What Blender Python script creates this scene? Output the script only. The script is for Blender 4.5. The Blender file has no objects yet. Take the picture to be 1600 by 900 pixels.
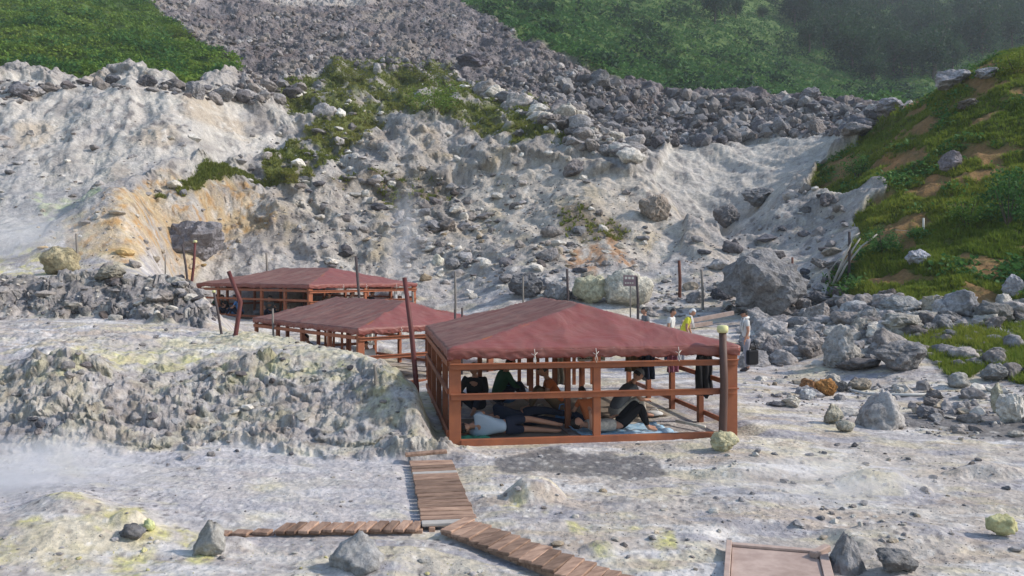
import bpy, math, random
import numpy as np
from mathutils import Vector, Matrix, noise as mnoise
R = math.radians
PI = math.pi
scene = bpy.context.scene
C = scene.collection
random.seed(7)
rng = np.random.default_rng(7)

# ------------------------------------------------------------------ camera, sky, sun, exposure
F, CX, HV, CAMZ = 1333.3, 800.0, 425.0, 2.93          # 30 mm lens seen at 1600 px wide, eye 2.93 m above the shelter floor
cam_d = bpy.data.cameras.new('camera'); cam = bpy.data.objects.new('camera', cam_d); C.objects.link(cam)
cam.location = (0, 0, CAMZ); cam.rotation_euler = (R(90), 0, 0)
cam_d.lens = 30; cam_d.sensor_width = 36; cam_d.shift_y = -25/1600
cam_d.clip_start = 0.1; cam_d.clip_end = 3000
scene.camera = cam

SUN_AZ, SUN_EL = R(92), R(36)                        # azimuth from +Y towards +X
sd = Vector((math.sin(SUN_AZ)*math.cos(SUN_EL), math.cos(SUN_AZ)*math.cos(SUN_EL), math.sin(SUN_EL)))
sun_d = bpy.data.lights.new('sun', 'SUN'); sun = bpy.data.objects.new('sun', sun_d); C.objects.link(sun)
sun_d.energy = 3.3; sun_d.angle = R(2.0); sun_d.color = (1.0, 0.925, 0.83)
sun.rotation_euler = (-sd).to_track_quat('-Z', 'Y').to_euler(); sun.location = (30, -10, 60)
world = bpy.data.worlds.new('World'); scene.world = world; world.use_nodes = True
wn = world.node_tree; wn.nodes.clear()
sky = wn.nodes.new('ShaderNodeTexSky'); sky.sky_type = 'NISHITA'; sky.sun_disc = False
sky.sun_elevation = SUN_EL; sky.sun_rotation = SUN_AZ; sky.air_density = 1.3; sky.dust_density = 1.0
bg = wn.nodes.new('ShaderNodeBackground'); bg.inputs[1].default_value = 0.145
wo = wn.nodes.new('ShaderNodeOutputWorld')
wn.links.new(sky.outputs[0], bg.inputs[0]); wn.links.new(bg.outputs[0], wo.inputs[0])
scene.view_settings.view_transform = 'Standard'; scene.view_settings.look = 'None'
scene.view_settings.gamma = 1; scene.view_settings.use_curve_mapping = False
scene.view_settings.exposure = 0.52
scene.render.resolution_x = 1024; scene.render.resolution_y = 576
scene.cycles.max_bounces = 5; scene.cycles.volume_bounces = 2; scene.cycles.transparent_max_bounces = 6
scene.cycles.use_denoising = True

# ------------------------------------------------------------------ numeric noise
def _hash(ix, iy, seed):
    h = ix.astype(np.int32).astype(np.uint32)*np.uint32(374761393)+iy.astype(np.int32).astype(np.uint32)*np.uint32(668265263)+np.uint32(seed*2654435 & 0xffffffff)
    h ^= h >> np.uint32(13); h *= np.uint32(1274126177); h ^= h >> np.uint32(15); h *= np.uint32(2246822519); h ^= h >> np.uint32(16)
    return h & np.uint32(0xffffff)
_TA = np.arange(256)/256*2*PI; _TC = np.cos(_TA).astype(np.float32); _TS = np.sin(_TA).astype(np.float32)
def gnoise(x, y, seed=0):
    x = np.asarray(x, np.float32); y = np.asarray(y, np.float32)
    ix = np.floor(x); iy = np.floor(y); fx = x-ix; fy = y-iy
    ux = fx*fx*fx*(fx*(fx*6-15)+10); uy = fy*fy*fy*(fy*(fy*6-15)+10)
    def g(a, b):
        t = _hash(ix+a, iy+b, seed) & np.uint32(255)
        return _TC[t]*(fx-a)+_TS[t]*(fy-b)
    return ((g(0,0)*(1-ux)+g(1,0)*ux)*(1-uy)+(g(0,1)*(1-ux)+g(1,1)*ux)*uy)*np.float32(1.5)
def fbm(x, y, octv=4, seed=0, gain=.5, ridged=False):
    s = 0; a = 1; t = 0
    for k in range(octv):
        n = gnoise(x, y, seed+k*17)
        if ridged: n = 1-2*np.abs(n)
        s = s+a*n; t += a; a *= gain
        x, y = x*1.93+3.1*y*.32+11.7, y*1.93-x*.32*1.0+5.3
    return s/t
def voro(x, y, seed=0):
    x = np.asarray(x, np.float32); y = np.asarray(y, np.float32)
    ix = np.floor(x); iy = np.floor(y)
    f1 = np.full(x.shape, 9.0); f2 = np.full(x.shape, 9.0); idc = np.zeros(x.shape)
    for a in (-1, 0, 1):
        for b in (-1, 0, 1):
            h = _hash(ix+a, iy+b, seed); h2 = _hash(ix+a, iy+b, seed+91)
            dx = ix+a+h/16777216.0-x; dy = iy+b+h2/16777216.0-y
            d = dx*dx+dy*dy
            m = d < f1
            f2 = np.where(m, f1, np.minimum(f2, d)); idc = np.where(m, (h ^ h2) % 1000/1000.0, idc); f1 = np.where(m, d, f1)
    return np.sqrt(f1), np.sqrt(f2), idc
def sstep(a, b, x):
    t = np.clip((x-a)/(b-a), 0, 1); return t*t*(3-2*t)

# ------------------------------------------------------------------ terrain profile: for each bearing, (distance, row of the picture) or (distance, 'z', height)
def zz(*a): return a
COLS = {
 -500: [(3,'z',0),(11,'z',.2),(13,'z',.3),(14,690),(15,640),(16.3,588),(17.8,556),(19.5,538),(21,522),(24.5,500),(25.5,480),(27,440),(29,432),(34,405),(38,370),(44,310),(50,250),(57,190),(64,150),(75,120),(90,60),(110,10),(140,-50),(200,-120),(450,-250)],
 0: [(3,'z',0),(8,'z',.05),(9.2,'z',.22),(10,'z',.1),(11,'z',0),(12.8,'z',0),(14,688),(15,636),(16.2,588),(17.8,560),(19.5,538),(21,522),(24.5,503),(25.5,482),(27,440),(28.5,432),(31,432),(34,410),(36,375),(40,345),(45,300),(51,240),(57,180),(62,150),(66,136),(75,120),(90,75),(110,30),(140,-30),(200,-100),(450,-250)],
 100: [(3,'z',0),(8,'z',.0),(9.2,'z',.25),(10,'z',.33),(10.8,'z',.1),(12,'z',0),(12.8,'z',0),(13.9,685),(14.8,630),(16,575),(17.6,548),(19.5,532),(21,520),(24.5,500),(25.5,480),(27,436),(28.5,430),(31,430),(33,415),(35,385),(37,352),(38.5,345),(40,350),(43,328),(47,295),(52,235),(58,180),(62,145),(65,134),(75,122),(90,85),(110,42),(140,-20),(200,-90),(450,-230)],
 200: [(3,'z',0),(8.6,'z',.0),(9.6,'z',.2),(10.2,'z',.1),(11,'z',0),(12.8,'z',0),(14,688),(15,640),(16.2,590),(17.8,556),(19.5,536),(21,520),(24.5,500),(25.5,480),(27,442),(28.5,436),(31,430),(33,415),(35,380),(37.5,330),(39.5,305),(41,310),(43,308),(47,285),(52,235),(58,175),(62,140),(65,133),(75,125),(90,95),(110,55),(140,-5),(200,-80),(450,-220)],
 300: [(3,'z',0),(12.8,'z',0),(14,692),(15,648),(16.3,600),(17.8,562),(19.5,538),(21,524),(23.5,508),(24.5,495),(26,462),(28,446),(31,'z',2.0),(35,'z',1.1),(40,'z',1.2),(43,414),(46,340),(48,305),(50,280),(54,235),(60,180),(65,145),(69,136),(75,130),(90,108),(110,72),(140,20),(200,-60),(450,-210)],
 350: [(3,'z',0),(12.8,'z',0),(14,690),(15,650),(16.3,598),(17.8,560),(19.5,536),(21,524),(23,516),(25,510),(28,500),(31,498),(35,'z',.85),(41,'z',1.1),(44,440),(47,395),(50,340),(55,290),(60,235),(66,175),(70,145),(75,137),(90,115),(110,78),(140,28),(200,-55),(450,-200)],
 400: [(3,'z',0),(12.8,'z',0),(14,690),(15,645),(16.3,592),(17.8,556),(19.5,532),(21,521),(22,522),(23.5,'z',.75),(26,'z',.2),(29,'z',.3),(33,'z',.8),(40,'z',1.0),(42.5,450),(46,410),(51,350),(57,290),(63,235),(69,190),(74,155),(80,140),(95,112),(120,60),(150,15),(200,-40),(450,-190)],
 480: [(3,'z',0),(12.8,'z',0),(13.9,692),(14.9,648),(16.1,592),(17.3,556),(18.5,538),(19.6,536),(20.8,'z',1.0),(22.3,'z',-.1),(26,'z',-.25),(32,'z',.6),(36,'z',.85),(41,'z',1.0),(44,445),(48,400),(54,330),(62,255),(70,210),(76,180),(84,150),(92,125),(110,85),(140,40),(190,-20),(450,-190)],
 550: [(3,'z',0),(12.8,'z',0),(13.8,696),(14.8,650),(15.8,602),(16.8,564),(17.8,548),(18.8,552),(20.0,'z',.65),(21.2,'z',-.1),(24,'z',-.25),(30,'z',-.1),(34,'z',.7),(41,'z',1.0),(44,450),(50,395),(56,330),(64,260),(72,205),(80,160),(86,140),(94,122),(110,88),(140,40),(180,-5),(450,-190)],
 610: [(3,'z',0),(12.9,'z',0),(13.9,690),(15,620),(16,585),(17,572),(17.8,574),(18.8,'z',.6),(20,'z',-.05),(24,'z',-.25),(30,'z',-.15),(36,'z',.6),(43,450),(50,390),(57,325),(64,260),(72,205),(80,165),(86,145),(94,125),(110,90),(140,42),(180,0),(450,-190)],
 655: [(3,'z',0),(12.6,'z',0),(13.6,700),(14.6,640),(15.4,612),(16.2,606),(17.2,625),(18.2,'z',.1),(20,'z',0),(26,'z',-.1),(32,'z',.1),(38,'z',.9),(43,450),(50,390),(57,325),(64,260),(72,205),(80,165),(88,145),(98,125),(112,90),(140,42),(180,0),(450,-190)],
 695: [(3,'z',0),(13,'z',0),(13.8,'z',.12),(14.5,'z',.14),(15.5,'z',.05),(17,'z',0),(24,'z',0),(31,'z',.2),(37,'z',.9),(42,458),(50,390),(57,325),(64,262),(72,208),(80,168),(90,150),(100,125),(115,90),(145,35),(180,0),(450,-190)],
 780: [(3,'z',0),(24,'z',0),(28,'z',.2),(33,'z',.8),(38,470),(43,430),(50,365),(57,300),(64,240),(70,210),(80,175),(92,150),(102,125),(120,85),(150,35),(190,-10),(450,-190)],
 880: [(3,'z',0),(24,'z',0),(28,'z',.3),(33,'z',1.0),(37,475),(41,430),(47,365),(54,300),(60,250),(65,218),(68,212),(78,190),(92,160),(105,130),(125,85),(150,45),(190,-5),(450,-180)],
 960: [(3,'z',0),(24,'z',0),(28,'z',.3),(33,'z',1.1),(37,475),(41,430),(46,370),(52,310),(57,262),(61,245),(64,248),(70,240),(80,205),(95,165),(108,138),(114,134),(140,100),(170,50),(210,0),(450,-160)],
 1020: [(3,'z',0),(24,'z',.05),(28,'z',.4),(33,505),(37,478),(41,440),(45,390),(49,345),(54,300),(57,290),(60,300),(64,292),(69,265),(74,246),(78,242),(84,228),(96,188),(108,156),(114,152),(118,156),(150,110),(185,45),(230,-20),(450,-150)],
 1090: [(3,'z',0),(24,'z',.1),(28,'z',.5),(33,500),(37,473),(41,435),(44,400),(48,384),(51,384),(55,374),(59,350),(64,310),(69,270),(74,238),(78,232),(84,225),(96,190),(108,160),(114,155),(118,160),(150,122),(190,60),(240,-10),(450,-140)],
 1160: [(3,'z',0),(24,'z',.15),(28,'z',.5),(33,498),(37,470),(41,432),(46,398),(50,380),(54,366),(59,340),(64,305),(70,262),(75,230),(78,225),(84,222),(96,190),(108,160),(114,156),(118,162),(150,135),(190,85),(240,25),(450,-110)],
 1230: [(3,'z',0),(23,'z',.1),(27,'z',.5),(32,500),(36,475),(40,430),(45,378),(50,335),(55,308),(60,300),(66,270),(72,232),(76,222),(84,218),(96,192),(108,163),(114,158),(118,165),(160,140),(200,105),(250,50),(450,-90)],
 1300: [(3,'z',0),(21,'z',.05),(25,'z',.5),(29,'z',1.0),(33,482),(37,435),(41,385),(46,335),(51,295),(57,262),(62,248),(70,230),(80,215),(95,190),(106,165),(112,160),(116,167),(165,150),(220,100),(280,40),(450,-70)],
 1360: [(3,'z',0),(20,'z',.05),(24,'z',.6),(28,'z',1.2),(31,475),(35,418),(39,360),(44,302),(50,250),(56,218),(62,206),(72,205),(85,200),(100,180),(106,170),(112,172),(170,158),(230,105),(290,50),(450,-60)],
 1420: [(3,'z',0),(19,'z',.05),(23,'z',.6),(26.5,'z',1.1),(30,472),(34,408),(38,345),(43,278),(48,222),(54,178),(58,163),(62,166),(72,195),(90,195),(105,175),(112,176),(175,160),(240,100),(300,50),(450,-50)],
 1500: [(3,'z',0),(18,'z',.05),(22,'z',.5),(25,'z',1.0),(28.5,475),(32,415),(36,345),(41,265),(46,195),(50,145),(53,122),(57,124),(66,160),(90,190),(120,180),(180,160),(240,100),(310,40),(450,-50)],
 1600: [(3,'z',0),(17,'z',.05),(20,'z',.35),(23,545),(26,508),(28.5,470),(32,400),(36,320),(40,245),(45,160),(49,105),(52,86),(56,86),(66,120),(90,175),(120,175),(180,150),(240,90),(310,30),(450,-50)],
 2100: [(3,'z',0),(14,'z',.1),(18,'z',.7),(22,510),(25,450),(29,360),(34,250),(40,120),(45,40),(50,0),(60,10),(80,60),(120,90),(180,80),(240,40),(450,-80)],
}
ck = sorted(COLS)
LY0, LY1, NLY = math.log(3.0), math.log(450.0), 900
lyg = np.linspace(LY0, LY1, NLY)
prof = []
for u in ck:
    ys = []; ss = []
    for p in COLS[u]:
        Y = p[0]; v = p[1]
        s = (p[2]-CAMZ)/Y if v == 'z' else (HV-v)/F
        ys.append(math.log(Y)); ss.append(s)
    # monotone cubic (pchip-like) of slope over log distance; near ground kept as height
    Z = np.array([s*math.exp(y)+CAMZ for s, y in zip(ss, ys)]); L = np.array(ys)
    h = np.diff(L); d = np.diff(Z)/h; m = np.zeros(len(L))
    for i in range(1, len(L)-1):
        if d[i-1]*d[i] > 0:
            w1 = 2*h[i]+h[i-1]; w2 = h[i]+2*h[i-1]; m[i] = (w1+w2)/(w1/d[i-1]+w2/d[i])
    m[0] = d[0]; m[-1] = d[-1]
    i = np.clip(np.searchsorted(L, lyg)-1, 0, len(L)-2); t = (lyg-L[i])/h[i]
    z = (2*t**3-3*t**2+1)*Z[i]+(t**3-2*t**2+t)*h[i]*m[i]+(-2*t**3+3*t**2)*Z[i+1]+(t**3-t**2)*h[i]*m[i+1]
    prof.append(z)
prof = np.array(prof)
UG0, UG1, NUG = -500.0, 2100.0, 521
ug = np.linspace(UG0, UG1, NUG)
cka = np.array(ck, float)
base = np.zeros((NLY, NUG))
# cubic hermite across bearings (finite-difference tangents)
mt = np.zeros_like(prof)
for i in range(1, len(ck)-1):
    mt[i] = (prof[i+1]-prof[i-1])/(cka[i+1]-cka[i-1])
ii = np.clip(np.searchsorted(cka, ug)-1, 0, len(ck)-2); hh = cka[ii+1]-cka[ii]; tt = (ug-cka[ii])/hh
base = ((2*tt**3-3*tt**2+1)[:,None]*prof[ii]+((tt**3-2*tt**2+tt)*hh)[:,None]*mt[ii]+(-2*tt**3+3*tt**2)[:,None]*prof[ii+1]+((tt**3-tt**2)*hh)[:,None]*mt[ii+1]).T
def bsample(grid, X, Y):
    Yc = np.clip(Y, 3.05, 449)
    u = np.clip(CX+F*X/np.maximum(Yc, 3.05), UG0, UG1-.01); fy = (np.log(Yc)-LY0)/(LY1-LY0)*(NLY-1); fx = (u-UG0)/(UG1-UG0)*(NUG-1)
    i = np.clip(fy.astype(int), 0, NLY-2); j = np.clip(fx.astype(int), 0, NUG-2); a = fy-i; b = fx-j
    return (grid[i,j]*(1-b)+grid[i,j+1]*b)*(1-a)+(grid[i+1,j]*(1-b)+grid[i+1,j+1]*b)*a
def hit0(u, v):
    "first point of the bare profile seen at picture position (u, v)"
    j = min(max(int(round((u-UG0)/(UG1-UG0)*(NUG-1))), 0), NUG-1)
    vv = HV-F*(base[:,j]-CAMZ)/np.exp(lyg)
    k = np.nonzero(vv <= v)[0]
    k = k[0] if len(k) else NLY-1
    return math.exp(lyg[k])
def zone(poly):
    "polygon given in the picture, turned into (bearing, log distance) on the ground"
    return [(u, math.log(hit0(u, v))) for u, v in poly]
def inpoly(poly, a, b):
    r = np.zeros(a.shape, bool); n = len(poly)
    for i in range(n):
        x0, y0 = poly[i]; x1, y1 = poly[(i+1) % n]
        if y0 == y1: continue
        c = ((y0 > b) != (y1 > b)) & (a < (x1-x0)*(b-y0)/(y1-y0)+x0)
        r ^= c
    return r

# shelters: front left corner, direction of the front, width, depth, floor height
def dirs(dx, dy):
    l = math.hypot(dx, dy); return (dx/l, dy/l), (-dy/l, dx/l)
SHELT = [((-1.05, 14.4), (5.06, .8), 5.12, 6.5, 0.0), ((-4.14, 23.0), (.777, .629), 4.6, 7.1, -.22), ((-8.09, 34.0), (.62, .78), 6.0, 8.0, .88)]
def in_shelter(X, Y, pad):
    m = np.zeros(X.shape); zt = np.zeros(X.shape)
    for (x0, y0), d, W, D, z0 in SHELT:
        f, g = dirs(*d)
        a = (X-x0)*f[0]+(Y-y0)*f[1]; b = (X-x0)*g[0]+(Y-y0)*g[1]
        dd = np.maximum(np.maximum(-a, a-W), np.maximum(-b, b-D))
        k = 1-sstep(0.05, pad, dd)
        zt = np.where(k > m, z0, zt); m = np.maximum(m, k)
    return m, zt
# low domes and mounds: (u, v, Y, radius across, radius deep, height)
BLOBS = [(1375, 775, 11.6, .62, .55, .30), (835, 775, 11.0, .42, .36, .34), (1180, 745, 12.2, .9, .5, .14), (1000, 790, 10.8, .5, .3, .08),
         (610, 895, 8.5, .6, .5, .14), (352, 862, 9.2, .4, .3, .12), (205, 842, 9.4, .22, .2, .16), (1545, 745, 12.2, .6, .3, .22), (1430, 850, 9.3, .6, .5, .16),
         (1330, 870, 9.2, .7, .5, .10), (940, 870, 9.0, .25, .2, .12), (1100, 700, 14.0, .7, .35, .06)]
BL = [((u-CX)/F*Y, Y, rx, ry, h) for (u, v, Y, rx, ry, h) in BLOBS]
# rough faces (bank of crust) in the picture
Z_FACE = zone([(-400,575),(60,568),(250,570),(420,565),(560,560),(610,575),(650,612),(700,640),(735,705),(690,712),(600,722),(400,700),(250,700),(100,705),(-400,705)])
Z_TOP = zone([(-400,505),(0,508),(330,512),(560,545),(660,604),(560,575),(300,572),(-400,575)])
Z_BANK2 = zone([(-400,436),(60,434),(180,436),(300,446),(335,500),(330,515),(200,496),(0,496),(-400,500)])
Z_TALUS = zone([(225,0),(725,0),(800,45),(950,130),(1050,152),(1250,158),(1400,172),(1405,182),(1340,215),(1200,222),(1100,235),(1020,235),(930,215),(880,205),(730,140),(700,118),(520,112),(470,128),(380,150),(372,110),(290,50)])
Z_RIDGE = zone([(850,110),(960,135),(1100,152),(1250,158),(1400,175),(1330,214),(1200,219),(1100,228),(1010,228),(930,205),(860,170)])
Z_GREENL = zone([(-500,-60),(225,0),(285,50),(330,80),(375,105),(378,134),(300,138),(230,130),(100,128),(0,124),(-500,140)])
def far_green(u, ly): return inpoly(Z_GREENR, u, ly)
Z_GREENR = [(700, math.log(200)), (745, math.log(160)), (830, math.log(125)), (950, math.log(113)), (1020, math.log(118)), (1250, math.log(119)), (1340, math.log(115)), (1480, math.log(108)), (2200, math.log(105)), (2200, math.log(460)), (600, math.log(460)), (600, math.log(260))]
Z_GREENH = zone([(1340,232),(1290,262),(1262,300),(1252,335),(1300,328),(1390,288),(1388,304),(1332,352),(1345,368),(1300,430),(1298,470),(1420,478),(1490,484),(1600,470),(2100,470),(2100,60)])
Z_GREENH = [p for p in Z_GREENH[:-2]]+[(2200, math.log(20)), (2200, math.log(104)), (1600, math.log(104)), (1480, math.log(100)), (1410, math.log(92)), (1370, math.log(72)), (1345, math.log(64))]
Z_MIDG = zone([(430,150),(520,113),(620,110),(700,118),(722,150),(800,172),(872,200),(905,228),(880,250),(800,250),(690,205),(640,200),(600,215),(580,240),(520,270),(480,300),(415,290),(412,262),(450,235),(500,208),(520,185),(460,190)])
Z_MIDG2 = zone([(255,312),(330,296),(400,292),(470,280),(470,300),(400,305),(320,318),(262,322)])
Z_LOWG = zone([(1370,528),(1480,512),(1600,508),(1750,510),(1750,620),(1590,600),(1550,575),(1490,590),(1460,560),(1400,540)])
Z_BRN = [zone(p) for p in ([(630,300),(700,305),(705,330),(660,345),(620,325)], [(870,345),(930,335),(985,370),(960,390),(880,380)], [(640,310),(560,300),(500,290),(560,330),(620,350)])]
Z_ORANGE = zone([(100,350),(150,335),(230,290),(300,286),(400,318),(440,380),(380,400),(250,395),(200,415),(110,412)])
Z_ORANGE2 = [zone(p) for p in ([(1480,285),(1560,280),(1570,325),(1490,330)], [(1370,240),(1420,235),(1400,275),(1375,262)], [(1420,270),(1470,262),(1480,285),(1430,290)], [(880,400),(960,380),(1000,430),(900,440)])]
Z_SUL = [zone(p) for p in ([(30,600),(90,548),(190,540),(330,560),(520,560),(640,600),(720,690),(660,700),(560,640),(400,620),(200,600),(60,620)], [(-100,838),(320,832),(350,900),(330,925),(-100,925)], [(205,790),(250,835),(180,800)],
   [(775,782),(870,795),(850,815),(782,812)], [(890,820),(1050,826),(1060,890),(920,880)], [(0,405),(60,400),(120,430),(100,440),(0,438)], [(60,780),(190,790),(250,842),(200,842)])]
Z_GSUL = zone([(40,315),(150,310),(165,330),(60,340)])
Z_WET = [zone(p) for p in ([(760,722),(860,706),(1020,715),(1035,742),(990,755),(930,745),(780,742)], [(1330,650),(1500,680),(1650,700),(1650,660),(1450,640)])]
Z_HOLLOW = zone([(0,200),(30,230),(60,300),(170,300),(230,262),(290,262),(240,300),(170,330),(120,350),(60,370),(0,300)])

# ------------------------------------------------------------------ fine grid
ynear = np.concatenate([np.linspace(-12, 2.5, 8), [3.5, 4.5]])
yfar = np.exp(np.linspace(math.log(5.4), math.log(440), 1150))
rowsY = np.concatenate([ynear, yfar]); NR = len(rowsY)
colS = np.concatenate([np.linspace(-2.2, -.67, 70)[:-1], np.linspace(-.67, .67, 1040), np.linspace(.67, 2.2, 70)[1:]]); NC = len(colS)
GX = colS[None,:]*np.maximum(rowsY+.6, 9.0)[:,None]; GY = np.repeat(rowsY[:,None], NC, 1)
def masks(X, Y):
    wu = 26*fbm(X/(.05*np.maximum(Y,6)), Y/(.09*np.maximum(Y,6)), 5, 3, .6); wl = .05*fbm(X/(.06*np.maximum(Y,6))+40, Y/(.1*np.maximum(Y,6)), 5, 5, .6)
    Yc = np.maximum(Y, 3.05); u = CX+F*X/Yc; ly = np.log(Yc)
    return u, ly, u+wu, ly+wl
def soft(m): # blur of a boolean grid
    a = m.astype(float)
    for _ in range(3):
        a[1:-1] = (a[:-2]+a[1:-1]*2+a[2:])/4; a[:,1:-1] = (a[:,:-2]+a[:,1:-1]*2+a[:,2:])/4
    return a
GZ = bsample(base, GX, GY)
# ease creases of the profile
for _ in range(6):
    GZ[9:-1] = (GZ[8:-2]+2*GZ[9:-1]+GZ[10:])/4
    GZ[:,1:-1] = (GZ[:,:-2]+2*GZ[:,1:-1]+GZ[:,2:])/4
for (bx, by, rx, ry, h) in BL:
    d = np.sqrt(((GX-bx)/rx)**2+((GY-by)/ry)**2)
    d = d*(1+.18*gnoise(GX*3+bx, GY*3, 77))
    GZ += h*np.clip(1-d, 0, 1)**.8*(1-.35*np.exp(-(d/.25)**2))*(d < 1)
U, LY, UW, LW = masks(GX, GY)
far = sstep(30, 55, GY)
mf = soft(inpoly(Z_FACE, UW, LW)); mb2 = soft(inpoly(Z_BANK2, UW, LW)); mt_ = soft(inpoly(Z_TALUS, UW, LW)); mr = soft(inpoly(Z_RIDGE, UW, LW))
gr_l = inpoly(Z_GREENL, UW, LW); gr_r = inpoly(Z_GREENR, UW, LW); gr_h = inpoly(Z_GREENH, UW, LW)
green_any = soft(gr_l | gr_r | gr_h)
Z_PALE = zone([(-400,150),(0,150),(110,136),(250,136),(420,200),(460,230),(410,262),(300,262),(170,300),(60,390),(-400,420)])
Z_DOME = zone([(985,270),(1060,236),(1200,224),(1330,214),(1290,262),(1255,300),(1200,350),(1130,400),(1090,350),(1010,300)])
Z_SPUR = zone([(700,300),(830,270),(960,290),(1080,370),(1060,410),(900,420),(760,400)])
smooth_ = 1-.62*soft(inpoly(Z_PALE, UW, LW) | inpoly(Z_DOME, UW, LW) | inpoly(Z_SPUR, UW, LW))
shm, shz = in_shelter(GX, GY, .55)
n_big = fbm(GX/7, GY/9, 3, 11); n_mid = fbm(GX/1.6, GY/2.0, 4, 21, .55); n_rid = fbm(GX/1.1, GY/1.5, 4, 31, .55, True)
f1, f2, cid = voro(GX/.42, GY/.5, 41); crust = (f2-f1)
bf1, bf2, bid = voro(GX/.95+.35*n_mid, (GY*.7+GZ*.8)/.55+.3*n_big, 47); blk = np.minimum(bf2-bf1, .22)/.22*(.3+bid)
dz = n_big*(.10+.9*far)*np.where(GY > 20, 1, .5)
dz += n_mid*(.035+.20*far)+soft(inpoly(Z_TOP, UW, LW))*(n_mid*.10+fbm(GX/.3, GY/.5, 4, 75, .65)*.08)
dz += fbm(GX/.35, GY/.45, 4, 61, .6)*(.035+.06*far)
dz += mf*np.clip(.62+1.0*n_mid, .2, 1.1)*(blk*.11-.03+np.minimum(crust, .25)*.14+fbm(GX/.22, (GY+GZ)/.26, 4, 71, .75)*.12+fbm(GX/.6, (GY+GZ)/.5, 4, 74, .65, True)*.12+fbm(GX/1.5,GY/1.2,4,72,.6)*.34)
dz += mb2*(blk*.28+n_rid*.16+fbm(GX/.5, GY/.6, 4, 73, .7)*.24-.15)
f1b, f2b, cidb = voro(GX/1.5+.3*n_mid, GY/1.7, 43)
f1c, f2c, cidc = voro(GX/3.4+.3*n_mid, GY/3.6, 44)
slope_rock = far*(1-green_any)
dz += slope_rock*(1-mt_)*smooth_*fbm(GX/4.5, GY/6, 5, 81, .5, True)*.9
dz += mt_*(np.minimum(f2b-f1b, .35)*.9*(.2+cidb)+fbm(GX/1.0, GY/1.3, 3, 83, .6)*.3+fbm(GX/9, GY/14, 4, 84, .55, True)*1.1)
dz += mr*(np.minimum(f2c-f1c, .25)*3.5*(.2+cidc)-.4)
gul = fbm(GX/4.5+GY*.05, GY/20, 5, 88, .55, True)
dz += slope_rock*(1-mt_)*(.3+.7*smooth_)*gul*1.2
dz += soft(gr_h)*(fbm(GX/1.4, GY/1.4, 4, 91, .55)*.5)
dz += soft(gr_l | gr_r)*(fbm(GX/6, GY/6, 4, 95, .55)*2.0)
# broad benches running across the near ground
lowr = (1-mf)*(1-sstep(14, 22, GY))
dz += lowr*.03*fbm(GX/1.6, GY/.55, 3, 97, .5, True)
GZ = (GZ+dz*(1-shm))*(1-shm)+np.minimum(shz-.02, 99)*shm*1.0
# keep the ground under the boardwalks quiet
WALKS = [((-1.235, 12.95), (-.70, 9.6), .70), ((-3.2, 9.62), (-1.1, 9.66), .42), ((-.62, 9.66), (1.35, 7.4), .50), ((2.86, 9.1), (2.9, 7.3), 1.15)]
for (xa, ya), (xb, yb), w in WALKS:
    vx, vy = xb-xa, yb-ya; L2 = vx*vx+vy*vy
    t = np.clip(((GX-xa)*vx+(GY-ya)*vy)/L2, 0, 1); d = np.hypot(GX-xa-t*vx, GY-ya-t*vy)
    k = 1-sstep(w*.5, w*.5+.25, d)
    GZ = GZ*(1-k)+np.minimum(GZ, .0)*0*k+k*(-.01)
def off3(gx, gz, s, sd, o=4, g=.6, rid=False): return fbm(gx/s, gz/s, o, sd, g, rid)
faceY = mf*(off3(GX, GZ, .30, 301, 4, .7)*.20+blk*.08)+mb2*(off3(GX, GZ, .8, 303)*.7)+slope_rock*(1-mt_)*smooth_*(off3(GX, GZ*1.3, 1.5, 304, 5)*.6+off3(GX, GZ*1.6, 5., 305, 4, .5, True)*1.1)+mt_*off3(GX, GZ, 2.2, 306, 4)*1.8+mr*off3(GX, GZ, 2.5, 307, 3)*1.5
faceY = (faceY*(1-shm)).astype(np.float32)
RGH = np.clip(.05+.30*mf+.45*mb2+.75*slope_rock*smooth_+.15*sstep(18, 35, GY), 0, 1)
def hgt(x, y):
    "height of the finished ground"
    Y = np.clip(y, -11.9, 439); fy = np.interp(Y, rowsY, np.arange(NR)); s = x/np.maximum(Y+.6, 9.0); fx = np.interp(s, colS, np.arange(NC))
    i = np.minimum(fy.astype(int) if hasattr(fy, 'astype') else int(fy), NR-2); j = np.minimum(fx.astype(int) if hasattr(fx, 'astype') else int(fx), NC-2); a = fy-i; b = fx-j
    return (GZ[i,j]*(1-b)+GZ[i,j+1]*b)*(1-a)+(GZ[i+1,j]*(1-b)+GZ[i+1,j+1]*b)*a
YS = np.exp(np.linspace(math.log(5.4), math.log(439), 1600))
def hit(u, v):
    "world point of the finished ground seen at (u, v)"
    x = (u-CX)/F*YS; z = hgt(x, YS); vv = HV-F*(z-CAMZ)/YS
    k = np.nonzero(vv <= v)[0]; k = int(k[0]) if len(k) else len(YS)-1
    i = int(np.interp(YS[k], rowsY, np.arange(NR))); j = int(np.interp(x[k]/max(YS[k]+.6, 9.0), colS, np.arange(NC)))
    return Vector((float(x[k]), float(YS[k]-faceY[i,j]), float(z[k])))
def gpt(u, Y):
    x = (u-CX)/F*Y
    return Vector((x, Y, float(hgt(np.array([x]), np.array([Y]))[0])))

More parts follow.
